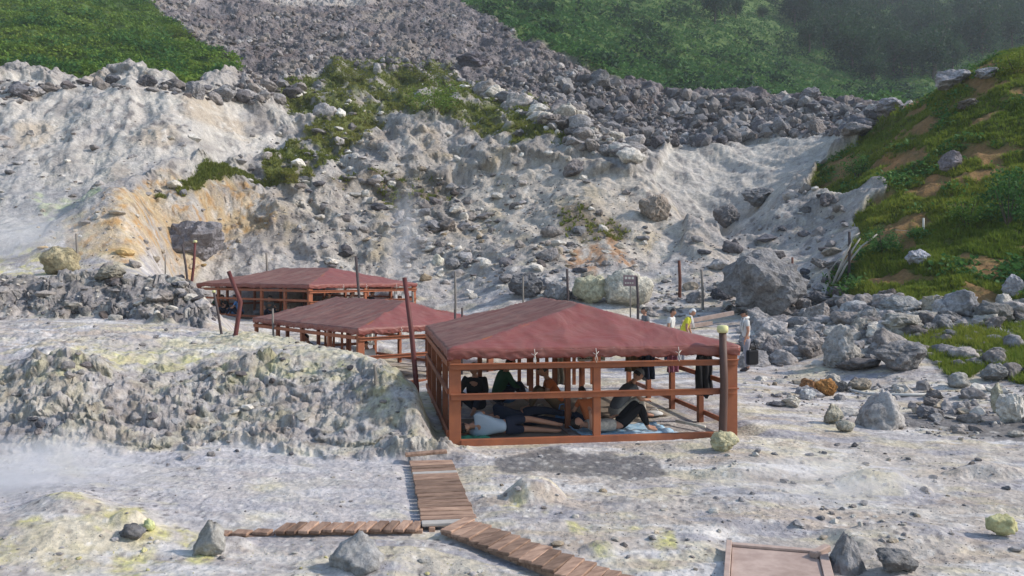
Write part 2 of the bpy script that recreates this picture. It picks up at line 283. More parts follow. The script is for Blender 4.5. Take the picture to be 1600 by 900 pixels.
# ------------------------------------------------------------------ ground colour (albedo zones)
def mixc(c, m, col):
    if np.isscalar(m): m = np.full(c.shape[:2], m)
    return c*(1-m[...,None])+np.array(col)*m[...,None]
n1 = fbm(GX/2.2, GY/3.0, 5, 101, .55); n2 = fbm(GX/.5, GY/.7, 4, 111, .6); n3 = fbm(GX/8, GY/10, 3, 121)
_k = 2.0**np.round(np.log2(np.maximum(GY, 6)*.02)*2)/1.414**1
n4 = fbm((GX*.8+GY*.6)/_k, (GY*.8-GX*.6)/_k*.7, 3, 131, .65)   # fine grain at every distance
col = np.zeros(GX.shape+(3,)); col[:] = (.40, .365, .352)
col = mixc(col, sstep(.0, .5, n1)*.6, (.52, .475, .44)); col = mixc(col, sstep(.05, .5, -n1)*.6, (.30, .275, .265))
col = mixc(col, sstep(.1, .45, n3)*.35*(1-far), (.46, .42, .34)); col = mixc(col, sstep(.15, .5, -n3)*.5*(1-far), (.33, .33, .35))
col = mixc(col, sstep(.12, .4, n4)*.35, (.22, .205, .2)); col = mixc(col, sstep(.15, .45, -n4)*.4, (.58, .54, .5))
fgr = inpoly(zone([(740,705),(1160,690),(1700,690),(1700,900),(960,900),(760,790)]), UW, LW); col = mixc(col, soft(fgr)*.5, (.46, .405, .345)); bp_ = fbm(GX/2.6, GY/1.1, 5, 161, .55)*(1-far); col = mixc(col, sstep(.02, .2, bp_)*(1-far)*.8, (.61, .585, .57)); bp_ = fbm(GX/2.2, GY/.9, 5, 162, .55)*(1-far); col = mixc(col, sstep(.04, .22, bp_)*(1-far)*.75, (.31, .30, .33)); bp_ = fbm(GX/1.8, GY/1.0, 5, 163, .55)*(1-far); col = mixc(col, sstep(.07, .25, bp_)*(1-far)*.7, (.52, .46, .33)); bp_ = fbm(GX/1.5, GY/.7, 5, 164, .55)*(1-far); col = mixc(col, sstep(.10, .26, bp_)*(1-far)*.65, (.42, .345, .28))
# pale lavender ground on the steamy flat at the left
flatl = inpoly(zone([(-400,705),(100,705),(400,700),(640,725),(650,820),(480,830),(300,840),(200,800),(60,790),(-400,800)]), UW, LW)
col = mixc(col, soft(flatl)*.6, (.46, .44, .455))
# far slopes: whiter clay left, tan in the middle
pale = inpoly(Z_PALE, UW, LW)
col = mixc(col, far*(1-green_any)*(1-mt_)*.45, (.46, .43, .395)); col = mixc(col, soft(pale)*.6*(1-.7*sstep(-.1, .4, n1+n2*.4)), (.52, .495, .455)); gz_ = fbm(GX/2.0, GZ/6+GX*.1, 4, 172); col = mixc(col, far*(1-green_any)*(1-mt_)*sstep(.1, .4, gz_)*.5, (.31, .30, .31)); col = mixc(col, far*(1-green_any)*(1-mt_)*sstep(.08, .35, fbm(GX/4, GZ/4, 4, 173))*.6, (.42, .34, .25)); col = mixc(col, far*(1-green_any)*(1-mt_)*sstep(.04, .28, fbm(GX/3, GZ/2.2, 5, 176))*.7, (.23, .215, .21)); col = mixc(col, far*(1-green_any)*(1-mt_)*sstep(.1, .35, fbm(GX/2.5, GZ/2, 5, 177))*.6, (.58, .55, .50))
dome = inpoly(Z_DOME, UW, LW)
col = mixc(col, soft(dome)*.6*(1-.5*sstep(0, .4, n1)), (.50, .47, .42)); col = mixc(col, soft(inpoly(Z_SPUR, UW, LW))*.5, (.53, .47, .40))
mid = inpoly(zone([(430,330),(560,290),(700,260),(900,260),(1000,300),(1080,370),(1000,420),(860,440),(600,440),(450,400)]), UW, LW)
col = mixc(col, soft(mid)*.25, (.42, .36, .28)); col = mixc(col, soft(mid)*sstep(.1, .4, n2+n4*.6)*.45, (.22, .20, .18)); col = mixc(col, soft(mid)*sstep(.1, .35, fbm(GX/3, GZ/2, 4, 171))*.4, (.46, .36, .20))
hol = inpoly(Z_HOLLOW, UW, LW); col = mixc(col, soft(hol)*.5, (.30, .30, .32))
org = soft(inpoly(Z_ORANGE, UW, LW)); col = mixc(col, org*sstep(-.45, .25, n1+n4*.4)*.7, (.50, .36, .18)); col = mixc(col, org*sstep(.0, .35, n2)*.75, (.44, .25, .09))
for q in Z_SUL:
    m = soft(inpoly(q, UW, LW)); col = mixc(col, m*sstep(-.1, .35, n2*.8+n1*.5)*.75, (.52, .47, .20)); col = mixc(col, m*sstep(.2, .5, n2+n4*.4)*.6, (.60, .58, .22))
m = soft(inpoly(Z_GSUL, UW, LW)); col = mixc(col, m*sstep(-.1, .3, n1+n4*.5)*.7, (.48, .55, .30))
sp = sstep(.12, .45, fbm(GX/1.3, GY/1.2, 4, 151, .6))*(1-far); col = mixc(col, sp*.55, (.56, .50, .33)); sp = sstep(.2, .5, fbm(GX/1.7, GY/.9, 4, 152, .6))*(1-far); col = mixc(col, sp*.5, (.62, .59, .55))
sp = sstep(.15, .45, fbm(GX/2.2, GY/.8, 5, 153, .6))*(1-far)*(1-mf); col = mixc(col, sp*.45, (.33, .31, .315))
# crust faces
col = mixc(col, mf*.35, (.36, .34, .345)); col = mixc(col, mf*sstep(-.05, .35, n2+n1*.5)*.5, (.45, .42, .29)); col = mixc(col, mf*sstep(.1, .4, n4)*.55, (.15, .13, .12)); col = mixc(col, mf*sstep(.12, .34, fbm(GX/.7, (GY+GZ)/.5, 4, 174, .65))*.55, (.21, .175, .14)); col = mixc(col, mf*sstep(.12, .4, fbm(GX/.6, (GY+GZ)/.5, 4, 175, .65))*.6, (.50, .48, .47))
col = mixc(col, mb2*.7, (.24, .225, .225)); col = mixc(col, mb2*sstep(.05, .35, n4+.3*n2)*.6, (.13, .125, .13))
ft = inpoly(zone([(60,560),(250,540),(560,548),(660,605),(735,690),(690,690),(600,610),(400,585),(200,575)]), UW, LW)
col = mixc(col, soft(ft)*sstep(-.3, .25, n2*.6+n1*.6)*.42, (.52, .49, .26))
wet = np.zeros(GX.shape)
for q in Z_WET: wet = np.maximum(wet, soft(inpoly(q, UW, LW)))
col = mixc(col, wet*.9, (.14, .133, .135))
# stones too small to model: dark and pale flecks of a real size that grows with the zone
for sc_, sd_ in ((.11, 1), (.25, 2), (.6, 3), (1.3, 4)):
    w_ = np.exp(-(np.log(np.maximum(GY, 5)*.011/sc_)/.55)**2)
    a1, a2, ac = voro((GX+.3*sc_*n2)/sc_, GY/(sc_*1.5), 160+sd_)
    col = mixc(col, w_*(ac > .74-.12*far)*(1-sstep(.18, .42, a1+.15*n4))*(.75*sstep(-.3, .25, n1+n3*.6)), (.13, .12, .125))
    col = mixc(col, w_*(ac < .2)*(1-sstep(.2, .4, a1+.15*n4))*.6, (.62, .59, .55))
# talus
col = mixc(col, mt_, (.17, .15, .155)); col = mixc(col, mt_*sstep(.0, .45, n4)*.8, (.10, .092, .10)); col = mixc(col, mt_*sstep(.0, .4, -n4)*.7, (.33, .30, .305)); col = mixc(col, mt_*sstep(.05, .35, fbm(GX/9, GY/16, 5, 178))*.65, (.31, .27, .235)); col = mixc(col, mt_*sstep(.1, .4, fbm(GX/7, GY/10, 4, 179))*.5, (.15, .11, .10))
# greens: soil and low growth below the leaves
col = mixc(col, soft(gr_l | gr_r), (.08, .13, .035)); col = mixc(col, soft(gr_l | gr_r)*sstep(.3, .6, n1)*.7, (.16, .11, .07))
gh = soft(gr_h); col = mixc(col, gh, (.11, .125, .035)); col = mixc(col, gh*sstep(.0, .25, n1)*.9, (.24, .135, .06)); col = mixc(col, gh*sstep(.1, .5, -n2)*.5, (.05, .08, .022))
mg = inpoly(Z_MIDG, UW, LW) & ((n1+n4*.9) > -.2); mg2 = inpoly(Z_MIDG2, UW, LW) & ((n1+n4) > -.2); lg = inpoly(Z_LOWG, UW, LW) & ((n1+n2) > -.25)
gm = soft(mg | mg2 | lg); col = mixc(col, gm, (.13, .15, .045)); col = mixc(col, gm*sstep(.1, .4, n2)*.6, (.16, .12, .07))
for q in Z_BRN: col = mixc(col, soft(inpoly(q, UW, LW))*.8*sstep(-.4, .1, n1), (.16, .125, .085))
for q in Z_ORANGE2: col = mixc(col, soft(inpoly(q, UW, LW))*.75*sstep(-.3, .2, n2), (.34, .17, .07))
col = np.clip(col*(1+.16*n4[...,None]), .02, .8)
m = mt_*0
gverts = np.stack([GX, GY-faceY, GZ], -1).reshape(-1, 3)
idx = np.arange(NR*NC).reshape(NR, NC)
gquads = np.stack([idx[:-1,:-1], idx[:-1,1:], idx[1:,1:], idx[1:,:-1]], -1).reshape(-1, 4)

def np_mesh(name, verts, faces, smooth=False, cols=None, mats=None, mi=None):
    me = bpy.data.meshes.new(name); n = faces.shape[1]
    me.vertices.add(len(verts)); me.vertices.foreach_set('co', np.ascontiguousarray(verts, np.float32).ravel())
    me.loops.add(faces.size); me.loops.foreach_set('vertex_index', np.ascontiguousarray(faces, np.int32).ravel())
    me.polygons.add(len(faces)); me.polygons.foreach_set('loop_start', np.arange(0, faces.size, n, dtype=np.int32))
    me.polygons.foreach_set('use_smooth', np.full(len(faces), smooth))
    if mi is not None: me.polygons.foreach_set('material_index', mi.astype(np.int32))
    me.update(calc_edges=True)
    if cols is not None:
        a = me.color_attributes.new('tint', 'FLOAT_COLOR', 'POINT')
        a.data.foreach_set('color', (cols if cols.shape[1] == 4 else np.concatenate([cols, np.ones((len(cols), 1))], 1)).astype(np.float32).ravel())
    for m_ in (mats or []): me.materials.append(m_)
    return me
def link(name, me, parent=None, loc=None, rot=None, scale=None, **props):
    o = bpy.data.objects.new(name, me); C.objects.link(o)
    if parent is not None: o.parent = parent
    if loc is not None: o.location = loc
    if rot is not None: o.rotation_euler = rot
    if scale is not None: o.scale = scale
    for k, v in props.items(): o[k] = v
    return o

# ------------------------------------------------------------------ materials
def newmat(name):
    m = bpy.data.materials.new(name); m.use_nodes = True
    nt = m.node_tree; return m, nt, nt.nodes['Principled BSDF']
def mk_stone(name, src='tint', rough=.92, s=1.0, bump=.5, contrast=.45):
    m, nt, b = newmat(name); N = nt.nodes; L = nt.links
    geo = N.new('ShaderNodeNewGeometry')
    if src == 'tint':
        c = N.new('ShaderNodeVertexColor'); c.layer_name = 'tint'; cout = c.outputs[0]
    else:
        c = N.new('ShaderNodeObjectInfo'); cout = c.outputs['Color']
    t1 = N.new('ShaderNodeTexNoise'); t1.inputs['Scale'].default_value = 9*s; t1.inputs['Detail'].default_value = 8; t1.inputs['Roughness'].default_value = .7
    t2 = N.new('ShaderNodeTexNoise'); t2.inputs['Scale'].default_value = 2.2*s; t2.inputs['Detail'].default_value = 6; t2.inputs['Roughness'].default_value = .65
    L.new(geo.outputs['Position'], t1.inputs['Vector']); L.new(geo.outputs['Position'], t2.inputs['Vector'])
    mr_ = N.new('ShaderNodeMapRange'); mr_.inputs[1].default_value = .3; mr_.inputs[2].default_value = .7; mr_.inputs[3].default_value = 1-contrast; mr_.inputs[4].default_value = 1+contrast*.8
    L.new(t1.outputs[0], mr_.inputs[0])
    mr2 = N.new('ShaderNodeMapRange'); mr2.inputs[1].default_value = .3; mr2.inputs[2].default_value = .7; mr2.inputs[3].default_value = 1-contrast*.6; mr2.inputs[4].default_value = 1+contrast*.5
    L.new(t2.outputs[0], mr2.inputs[0])
    mu = N.new('ShaderNodeMath'); mu.operation = 'MULTIPLY'; L.new(mr_.outputs[0], mu.inputs[0]); L.new(mr2.outputs[0], mu.inputs[1])
    vm = N.new('ShaderNodeVectorMath'); vm.operation = 'SCALE'; L.new(cout, vm.inputs[0]); L.new(mu.outputs[0], vm.inputs['Scale'])
    L.new(vm.outputs[0], b.inputs['Base Color'])
    b.inputs['Roughness'].default_value = rough; b.inputs['Specular IOR Level'].default_value = .15
    vo = N.new('ShaderNodeTexVoronoi'); vo.inputs['Scale'].default_value = 14*s; L.new(geo.outputs['Position'], vo.inputs['Vector'])
    ad = N.new('ShaderNodeMath'); ad.operation = 'MULTIPLY_ADD'; ad.inputs[1].default_value = .5; L.new(vo.outputs['Distance'], ad.inputs[0]); L.new(t1.outputs[0], ad.inputs[2])
    bp = N.new('ShaderNodeBump'); bp.inputs['Strength'].default_value = bump; bp.inputs['Distance'].default_value = .05/s; L.new(ad.outputs[0], bp.inputs['Height'])
    L.new(bp.outputs[0], b.inputs['Normal'])
    return m
M_ground = mk_stone('ground clay and crust', s=1.0, bump=.6, contrast=.30)
_nt = M_ground.node_tree; _N = _nt.nodes; _b = _N['Principled BSDF']; _c = next(n for n in _N if n.type == 'VERTEX_COLOR'); _g = next(n for n in _N if n.type == 'NEW_GEOMETRY'); _old = next(n for n in _N if n.type == 'BUMP')
_t = _N.new('ShaderNodeTexNoise'); _t.inputs['Scale'].default_value = .9; _t.inputs['Detail'].default_value = 9; _t.inputs['Roughness'].default_value = .68; _nt.links.new(_g.outputs['Position'], _t.inputs['Vector'])
_v = _N.new('ShaderNodeTexVoronoi'); _v.inputs['Scale'].default_value = 1.7; _nt.links.new(_g.outputs['Position'], _v.inputs['Vector'])
_a = _N.new('ShaderNodeMath'); _a.operation = 'MULTIPLY_ADD'; _a.inputs[1].default_value = -.35; _nt.links.new(_v.outputs['Distance'], _a.inputs[0]); _nt.links.new(_t.outputs[0], _a.inputs[2])
_m = _N.new('ShaderNodeMath'); _m.operation = 'MULTIPLY'; _nt.links.new(_a.outputs[0], _m.inputs[0]); _nt.links.new(_c.outputs['Alpha'], _m.inputs[1])
_bp = _N.new('ShaderNodeBump'); _bp.inputs['Strength'].default_value = .9; _bp.inputs['Distance'].default_value = .8; _nt.links.new(_m.outputs[0], _bp.inputs['Height']); _nt.links.new(_old.outputs[0], _bp.inputs['Normal']); _nt.links.new(_bp.outputs[0], _b.inputs['Normal'])
ground = link('ground', np_mesh('ground', gverts, gquads, True, np.concatenate([col, RGH[...,None]], -1).reshape(-1, 4), [M_ground]), kind='structure')

# ------------------------------------------------------------------ stones
def ico(sub):
    bm = bmesh.new(); bmesh.ops.create_icosphere(bm, subdivisions=sub, radius=1)
    v = np.array([p.co[:] for p in bm.verts]); f = np.array([[q.index for q in p.verts] for p in bm.faces]); bm.free(); return v, f
import bmesh
ICO = {k: ico(k) for k in (1, 2, 3, 4)}
def rock_np(seed, sub, facets=13, rough=.07, soft_=.0):
    r_ = np.random.default_rng(seed); v, f = ICO[sub]
    n = r_.normal(size=(facets, 3)); n /= np.linalg.norm(n, axis=1)[:,None]; d = r_.uniform(.62, .98, facets)
    dp = v @ n.T; rr = np.where(dp > .05, d/np.maximum(dp, .05), 9)
    k = 45 if not soft_ else 7
    rad = -np.log(np.sum(np.exp(-k*np.minimum(rr, 1.25)), 1)+math.exp(-k*1.15))/k
    w = np.array([mnoise.fractal(Vector(p)*1.7+Vector((seed*3.1, 0, 0)), .8, 2.1, 4)+.6*mnoise.fractal(Vector(p)*4.5+Vector((0, seed*1.7, 0)), .7, 2.1, 3) for p in v]) if sub > 1 else r_.normal(size=len(v))*.5
    return v*(rad*(1+rough*w))[:,None], f
NV = 12
ROCKV = {s: [rock_np(100+i, s, 7+i % 5, .22) for i in range(NV)] for s in (1, 2)}
M_rock = mk_stone('boulder stone', 'object', .9, .8, .9, .55)
M_rubble = mk_stone('loose stone', 'tint', .92, .7, .6, .4)
ROCKME = []
for i in range(NV):
    v, f = rock_np(100+i, 4, 8+i % 5, .17); ROCKME.append(np_mesh('boulder', v, f, i % 3 != 0, None, [M_rock]))

GREY = (.20, .186, .186); PALE = (.46, .43, .39); DARK = (.12, .112, .12); YEL = (.46, .42, .22); TAN = (.36, .30, .23); ORA = (.40, .20, .07); WHITE = (.6, .58, .54); MIDG_ = (.30, .28, .275)
rocks = []
def polysample(poly, n):
    us = [p[0] for p in poly]; vs = [p[1] for p in poly]; out = []
    while len(out) < n:
        a = rng.uniform(min(us), max(us), n*2); b = rng.uniform(min(vs), max(vs), n*2)
        k = inpoly(poly, a, b); out += list(zip(a[k], b[k]))
    return out[:n]
def tintmix(pal):
    p = pal[rng.integers(len(pal))]; k = rng.uniform(.72, 1.3); w = rng.uniform(-.012, .012)
    return np.clip(np.array([p[0]*k+w, p[1]*k, p[2]*k-w]), .03, .75)
def scatter(poly, n, s0, s1, pal, label, group, flat=.75, pw=2.2, keepout=True):
    for u, v in polysample(poly, n):
        p = hit(u, v)
        dn = float(gnoise(np.array([p.x*.11+5]), np.array([p.y*.06]), 501)[0])+.6*float(gnoise(np.array([p.x*.35]), np.array([p.y*.2]), 502)[0])
        s = s0*(s1/s0)**(rng.random()**pw)
        if dn < -.12 and rng.random() < .75 and s > s0*1.5: s = s0*rng.uniform(.8, 1.3)
        elif dn > .35 and rng.random() < .3: s = min(s*1.6, s1)
        if keepout:
            bad = False
            m, _ = in_shelter(np.array([p.x]), np.array([p.y]), .15)
            if m[0] > .5: continue
            for (xa, ya), (xb, yb), w in WALKS:
                vx, vy = xb-xa, yb-ya; t = max(0, min(1, ((p.x-xa)*vx+(p.y-ya)*vy)/(vx*vx+vy*vy)))
                if math.hypot(p.x-xa-t*vx, p.y-ya-t*vy) < w*.5+s*.6: bad = True
            if bad: continue
        rocks.append(dict(p=p, s=np.array([s*rng.uniform(.75, 1.25), s*rng.uniform(.75, 1.2), s*flat*rng.uniform(.6, 1.45)])*.5, rz=rng.uniform(0, 6.28), tl=(rng.normal()*.18, rng.normal()*.18),
                          c=tintmix(pal), k=int(rng.integers(NV)), label=label, group=group, px=s/p.y*F))
scatter([(860,112),(960,135),(1100,152),(1250,158),(1400,175),(1340,212),(1200,217),(1100,228),(1010,228),(930,208),(860,175)], 1900, .4, 1.7, [GREY, GREY, DARK, MIDG_], 'dark rough block piled on the rocky ridge below the green valley', 'blocks of the rocky ridge', .75, 2.6)
scatter([(225,0),(725,0),(800,45),(950,130),(900,200),(730,140),(700,118),(520,112),(470,128),(380,150),(372,110),(290,50)], 7000, .16, .95, [GREY, GREY, DARK, MIDG_, (.26,.23,.225)], 'grey purple scree stone on the steep slope above the clay hollow', 'stones of the scree slope', .9, 3.2)
scatter([(0,124),(100,130),(230,132),(300,138),(378,134),(470,130),(500,150),(400,165),(300,155),(230,142),(100,140),(0,175)], 170, .3, 1.6, [GREY, DARK, MIDG_], 'grey stone on the rim between the white clay wall and the leafy slope', 'stones on the rim of the clay wall', .6, 2)
scatter([(700,125),(870,180),(1000,230),(1000,262),(900,235),(800,180)], 200, .4, 2.2, [GREY, MIDG_, PALE], 'grey rock beside the grassy terrace under the scree', 'rocks beside the grassy terrace', .65, 2.2)
scatter([(430,150),(520,113),(700,118),(800,172),(905,228),(900,275),(700,260),(560,290),(420,300),(410,260)], 320, .15, 1.1, [MIDG_, PALE, GREY, WHITE], 'stone lying in the grass of the middle terrace', 'stones in the grassy terrace', .6, 2.4)
scatter([(420,300),(700,260),(900,270),(1010,300),(1090,380),(1120,470),(700,470),(650,430),(440,410)], 900, .10, .8, [MIDG_, PALE, GREY, TAN, PALE], 'weathered stone scattered on the tan slope behind the shelters', 'stones on the tan slope', .65, 2.6)
scatter([(60,330),(430,300),(450,420),(60,425)], 200, .08, .6, [TAN, PALE, MIDG_, (.42,.30,.15)], 'stone on the ochre hump behind the grey bank', 'stones on the ochre hump', .65, 2.6)
scatter([(0,180),(440,200),(420,300),(0,330)], 130, .12, .8, [GREY, MIDG_, PALE], 'small grey stone on the white clay slope', 'stones on the white clay slope', .55, 3)
scatter([(1085,395),(1150,360),(1240,300),(1290,290),(1330,350),(1330,420),(1320,480),(1100,490),(1060,470)], 260, .12, 1.1, [GREY, MIDG_, DARK, PALE], 'grey stone in the dry gully beside the grass hill', 'stones of the dry gully', .6, 2)
scatter([(990,440),(1150,440),(1160,490),(1000,505)], 160, .15, .9, [MIDG_, GREY, PALE], 'grey stone between the posts behind the nearest shelter', 'stones behind the nearest shelter', .65, 2)
scatter([(1150,485),(1300,468),(1480,470),(1640,470),(1640,520),(1480,515),(1390,535),(1400,575),(1300,575),(1165,575)], 420, .16, .95, [GREY, MIDG_, MIDG_, PALE], 'rounded grey boulder in the stone belt at the foot of the grass hill', 'boulders at the foot of the grass hill', .72, 1.7)
scatter([(1395,530),(1600,510),(1640,600),(1560,590),(1400,560)], 60, .15, .7, [GREY, MIDG_], 'grey stone in the low grass clump beside the pale track', 'stones in the low grass clump', .65, 2)
scatter([(1170,590),(1330,600),(1480,610),(1640,600),(1640,680),(1500,690),(1340,665),(1180,630)], 420, .06, .42, [MIDG_, PALE, GREY, TAN], 'pale stone in the low rubble strip beyond the shelter', 'stones of the rubble strip', .65, 2.2)
scatter([(1165,575),(1640,600),(1640,640),(1165,600)], 300, .03, .14, [PALE, MIDG_], 'pebble', 'pebbles', .6, 2)
scatter([(720,700),(1160,690),(1640,690),(1640,900),(960,900),(740,790)], 2000, .013, .13, [MIDG_, PALE, GREY, GREY, TAN], 'small stone on the pale ground in front of the shelter', 'small stones on the pale ground', .6, 3.4)
scatter([(0,720),(640,730),(650,815),(0,800)], 450, .012, .07, [GREY, MIDG_, PALE], 'small stone on the steaming flat', 'small stones on the steaming flat', .6, 3)
scatter([(0,830),(340,840),(700,850),(900,900),(0,900)], 500, .012, .09, [MIDG_, PALE, YEL, PALE], 'small stone on the yellow crust near the boardwalk', 'small stones on the yellow crust', .6, 3)
scatter([(0,570),(420,565),(560,560),(650,612),(735,705),(600,722),(0,715)], 240, .03, .25, [GREY, MIDG_, PALE, DARK, MIDG_], 'rough lump of crust on the face of the near bank', 'lumps on the near bank', .65, 2.8)
scatter([(0,430),(300,440),(340,500),(0,500)], 330, .08, .6, [GREY, DARK, MIDG_, PALE], 'grey stone on the rough bank behind the near bank', 'stones on the rough far bank', .6, 2.4)
scatter([(0,500),(330,505),(560,550),(0,560)], 160, .02, .14, [MIDG_, PALE, GREY], 'small stone on top of the near bank', 'small stones on top of the near bank', .6, 3)

scatter([(420,240),(560,230),(900,290),(1000,400),(900,440),(480,420),(430,330)], 500, .15, 1.0, [GREY, MIDG_, DARK], 'dark weathered stone half buried in the slope behind the shelters', 'half buried stones behind the shelters', .6, 2.8)
# single boulders the photograph singles out: (u centre, v of the foot, width px, height px, tint, seed, label)
NOTED = [
 (1210, 497, 138, 98, (.20,.195,.20), 3, 'largest boulder in the valley, flat topped dark grey rock above the man in the cap'),
 (984, 480, 80, 54, (.50,.47,.40), 20, 'big rounded white boulder behind the small sign'),
 (926, 476, 58, 42, (.44,.42,.30), 23, 'pale yellow boulder leaning against the big white boulder'),
 (823, 468, 56, 38, (.13,.13,.14), 26, 'dark boulder with a slanted top over the ridge of the nearest shelter'),
 (868, 472, 46, 30, (.22,.22,.23), 25, 'grey flat boulder beside the yellow boulder'),
 (88, 430, 62, 42, (.36,.31,.20), 28, 'round ochre boulder at the foot of the ochre hump'),
 (170, 444, 46, 26, (.26,.24,.20), 24, 'low brown boulder on top of the grey bank'),
 (297, 414, 92, 62, (.22,.21,.225), 31, 'wide cracked slab of dark grey lava behind the two leaning posts'),
 (684, 418, 20, 24, (.56,.54,.46), 22, 'small upright cream stone alone on the tan slope'),
 (1026, 352, 48, 46, (.30,.25,.21), 27, 'egg shaped boulder with an orange stain on the central spur'),
 (902, 279, 44, 28, (.20,.18,.18), 21, 'smooth oblong brown boulder at the edge of the grassy terrace'),
 (508, 190, 40, 26, (.36,.34,.34), 20, 'blocky pale grey boulder standing in the grass terrace'),
 (1512, 498, 56, 40, (.25,.25,.27), 22, 'tall pointed grey boulder under the grass hill'),
 (1560, 508, 56, 30, (.18,.175,.17), 28, 'dark domed boulder next to the tall pointed one'),
 (1592, 470, 34, 36, (.28,.28,.31), 29, 'bluish boulder half way up the foot of the grass hill'),
 (1440, 418, 36, 24, (.36,.36,.40), 26, 'pale blue grey boulder alone in the dark grass'),
 (1414, 496, 60, 30, (.27,.27,.27), 30, 'long split grey boulder in the stone belt'),
 (1466, 494, 34, 28, (.30,.27,.22), 31, 'brownish round boulder between the split one and the pointed one'),
 (1340, 494, 44, 22, (.36,.36,.37), 32, 'light topped boulder beside the weathered branches'),
 (1318, 575, 48, 60, (.33,.32,.31), 33, 'pitted upright boulder at the edge of the pale track'),
 (1362, 520, 44, 36, (.27,.26,.26), 36, 'striped dark boulder behind the pitted upright one'),
 (1425, 524, 74, 30, (.33,.31,.28), 37, 'long pale boulder lying above the grassy clump'),
 (1420, 582, 92, 40, (.22,.21,.21), 34, 'wide low boulder with a flat face beside the pale track'),
 (1208, 564, 36, 34, (.20,.185,.19), 21, 'dark reddish block right behind the man with the bag'),
 (1564, 597, 44, 26, (.27,.26,.25), 24, 'grey stone alone at the far edge of the pale track'),
 (1390, 671, 84, 54, (.38,.36,.35), 35, 'cone shaped pale boulder on the flat beyond the shelter'),
 (1324, 676, 28, 17, (.46,.43,.36), 20, 'small cream stone in front of the cone shaped boulder'),
 (1264, 612, 28, 18, (.30,.16,.08), 25, 'left one of the two rusty orange stones'),
 (1295, 620, 34, 24, (.34,.17,.06), 27, 'larger rusty orange stone with a hollow face'),
 (1320, 614, 22, 16, (.14,.14,.14), 29, 'small dark stone beside the rusty orange ones'),
 (1264, 626, 24, 16, (.50,.50,.50), 30, 'smooth white stone below the rusty orange ones'),
 (1240, 638, 32, 16, (.46,.43,.38), 36, 'flat pale stone with a ragged edge in the rubble strip'),
 (1306, 663, 30, 28, (.40,.37,.30), 21, 'upright cream stone beside the cone shaped boulder'),
 (1502, 607, 32, 22, (.32,.31,.29), 32, 'rounded stone past the end of the grey hose'),
 (1564, 646, 20, 44, (.40,.38,.30), 38, 'narrow upright stone like a stump on the flat'),
 (1586, 662, 40, 42, (.55,.52,.48), 39, 'white chunky rock beside the narrow upright stone'),
 (1134, 707, 42, 27, (.46,.42,.27), 30, 'crumbly sulphur yellow rock at the foot of the round corner post'),
 (1328, 897, 56, 54, (.22,.215,.22), 40, 'dark pointed rock behind the low wooden box'),
 (1410, 905, 62, 32, (.19,.185,.185), 41, 'low dark rock at the lower edge beside the pointed one'),
 (1572, 840, 44, 30, (.58,.55,.30), 23, 'yellow white sulphur stone on the far side of the flat'),
 (202, 846, 46, 20, (.16,.155,.16), 42, 'dark smooth rock in the yellow crust'),
 (232, 832, 18, 18, (.56,.58,.30), 20, 'small bright yellow stone in the yellow crust'),
 (318, 872, 60, 50, (.34,.33,.31), 43, 'conical grey rock at the end of the narrow boardwalk'),
 (552, 892, 92, 46, (.34,.335,.335), 44, 'grey humped rock in front of the narrow boardwalk'),
 (1496, 136, 50, 26, (.30,.29,.31), 31, 'bare pale rock on the crest of the grass hill'),
 (1548, 124, 40, 16, (.26,.26,.28), 34, 'flat rock on the crest of the grass hill next to the bare one'),
 (1396, 172, 46, 22, (.30,.29,.32), 37, 'rock where the crest of the grass hill meets the ridge'),
 (1520, 168, 36, 14, (.16,.14,.13), 36, 'low brown rock half sunk in the grass near the crest'),
 (1492, 266, 34, 30, (.22,.19,.20), 33, 'reddish grey rock sticking out of the middle of the grass hill'),
 (1258, 334, 24, 16, (.15,.145,.15), 22, 'small dark rock at the tip of the lower grass tongue'),
 (1138, 358, 40, 36, (.18,.17,.17), 27, 'dark jagged rock at the bottom of the gully'),
 (1190, 320, 60, 26, (.20,.195,.20), 34, 'slanting grey ledge in the gully beside the pale dome'),
 (1270, 160, 36, 24, (.20,.19,.20), 24, 'tallest block on the skyline of the rocky ridge'),
 (1158, 172, 36, 22, (.19,.18,.19), 28, 'second tall block on the skyline of the rocky ridge'),
 (936, 140, 40, 30, (.17,.165,.17), 33, 'dark twin block at the lower end of the scree edge'),
 (740, 104, 52, 22, (.13,.12,.14), 36, 'long dark outcrop across the scree slope'),
 (920, 228, 30, 28, (.40,.38,.37), 29, 'pale pointed rock at the outer end of the grassy terrace'),
]
for (u, v, w, h, c, sd_, lab) in NOTED:
    p = hit(u, min(v, 899) if v < 899 else 899)
    if v > 899: p = gpt(u, CAMZ*F/(v-HV))
    W = w/F*p.y; H = h/F*p.y
    vv, ff = rock_np(sd_*7+3, 4, 11, .19, sd_ in (20, 28, 39) )
    vv = vv/(vv.max(0)-vv.min(0)); vv[:,2] -= vv[:,2].min()
    pt = sd_ in (35, 43, 44, 40)
    if pt:   # pointed ones taper upwards
        t = vv[:,2]; vv[:,:2] *= (1.30-1.02*t**.8)[:,None]; vv[:,:2] += .06*t[:,None]
    vv *= np.array([W*(1.25 if pt else 1.04), W*(1.15 if pt else .9), H*(1.45 if pt else 1.22)])
    me = np_mesh('boulder', vv, ff, sd_ in (20, 28, 35, 43, 44, 32, 23, 22, 42), None, [M_rock])
    o = link('boulder', me, loc=(p.x, p.y+W*(.48 if sd_ == 31 and v > 300 else .3), float(hgt(np.array([p.x]), np.array([p.y+W*.12]))[0])-H*(.36 if pt else .12) if p.y < 60 else p.z-H*.12)); o.color = (*c, 1); o['label'] = lab; o['category'] = 'rock' if 'rock' in lab else ('stone' if 'stone' in lab else 'boulder')
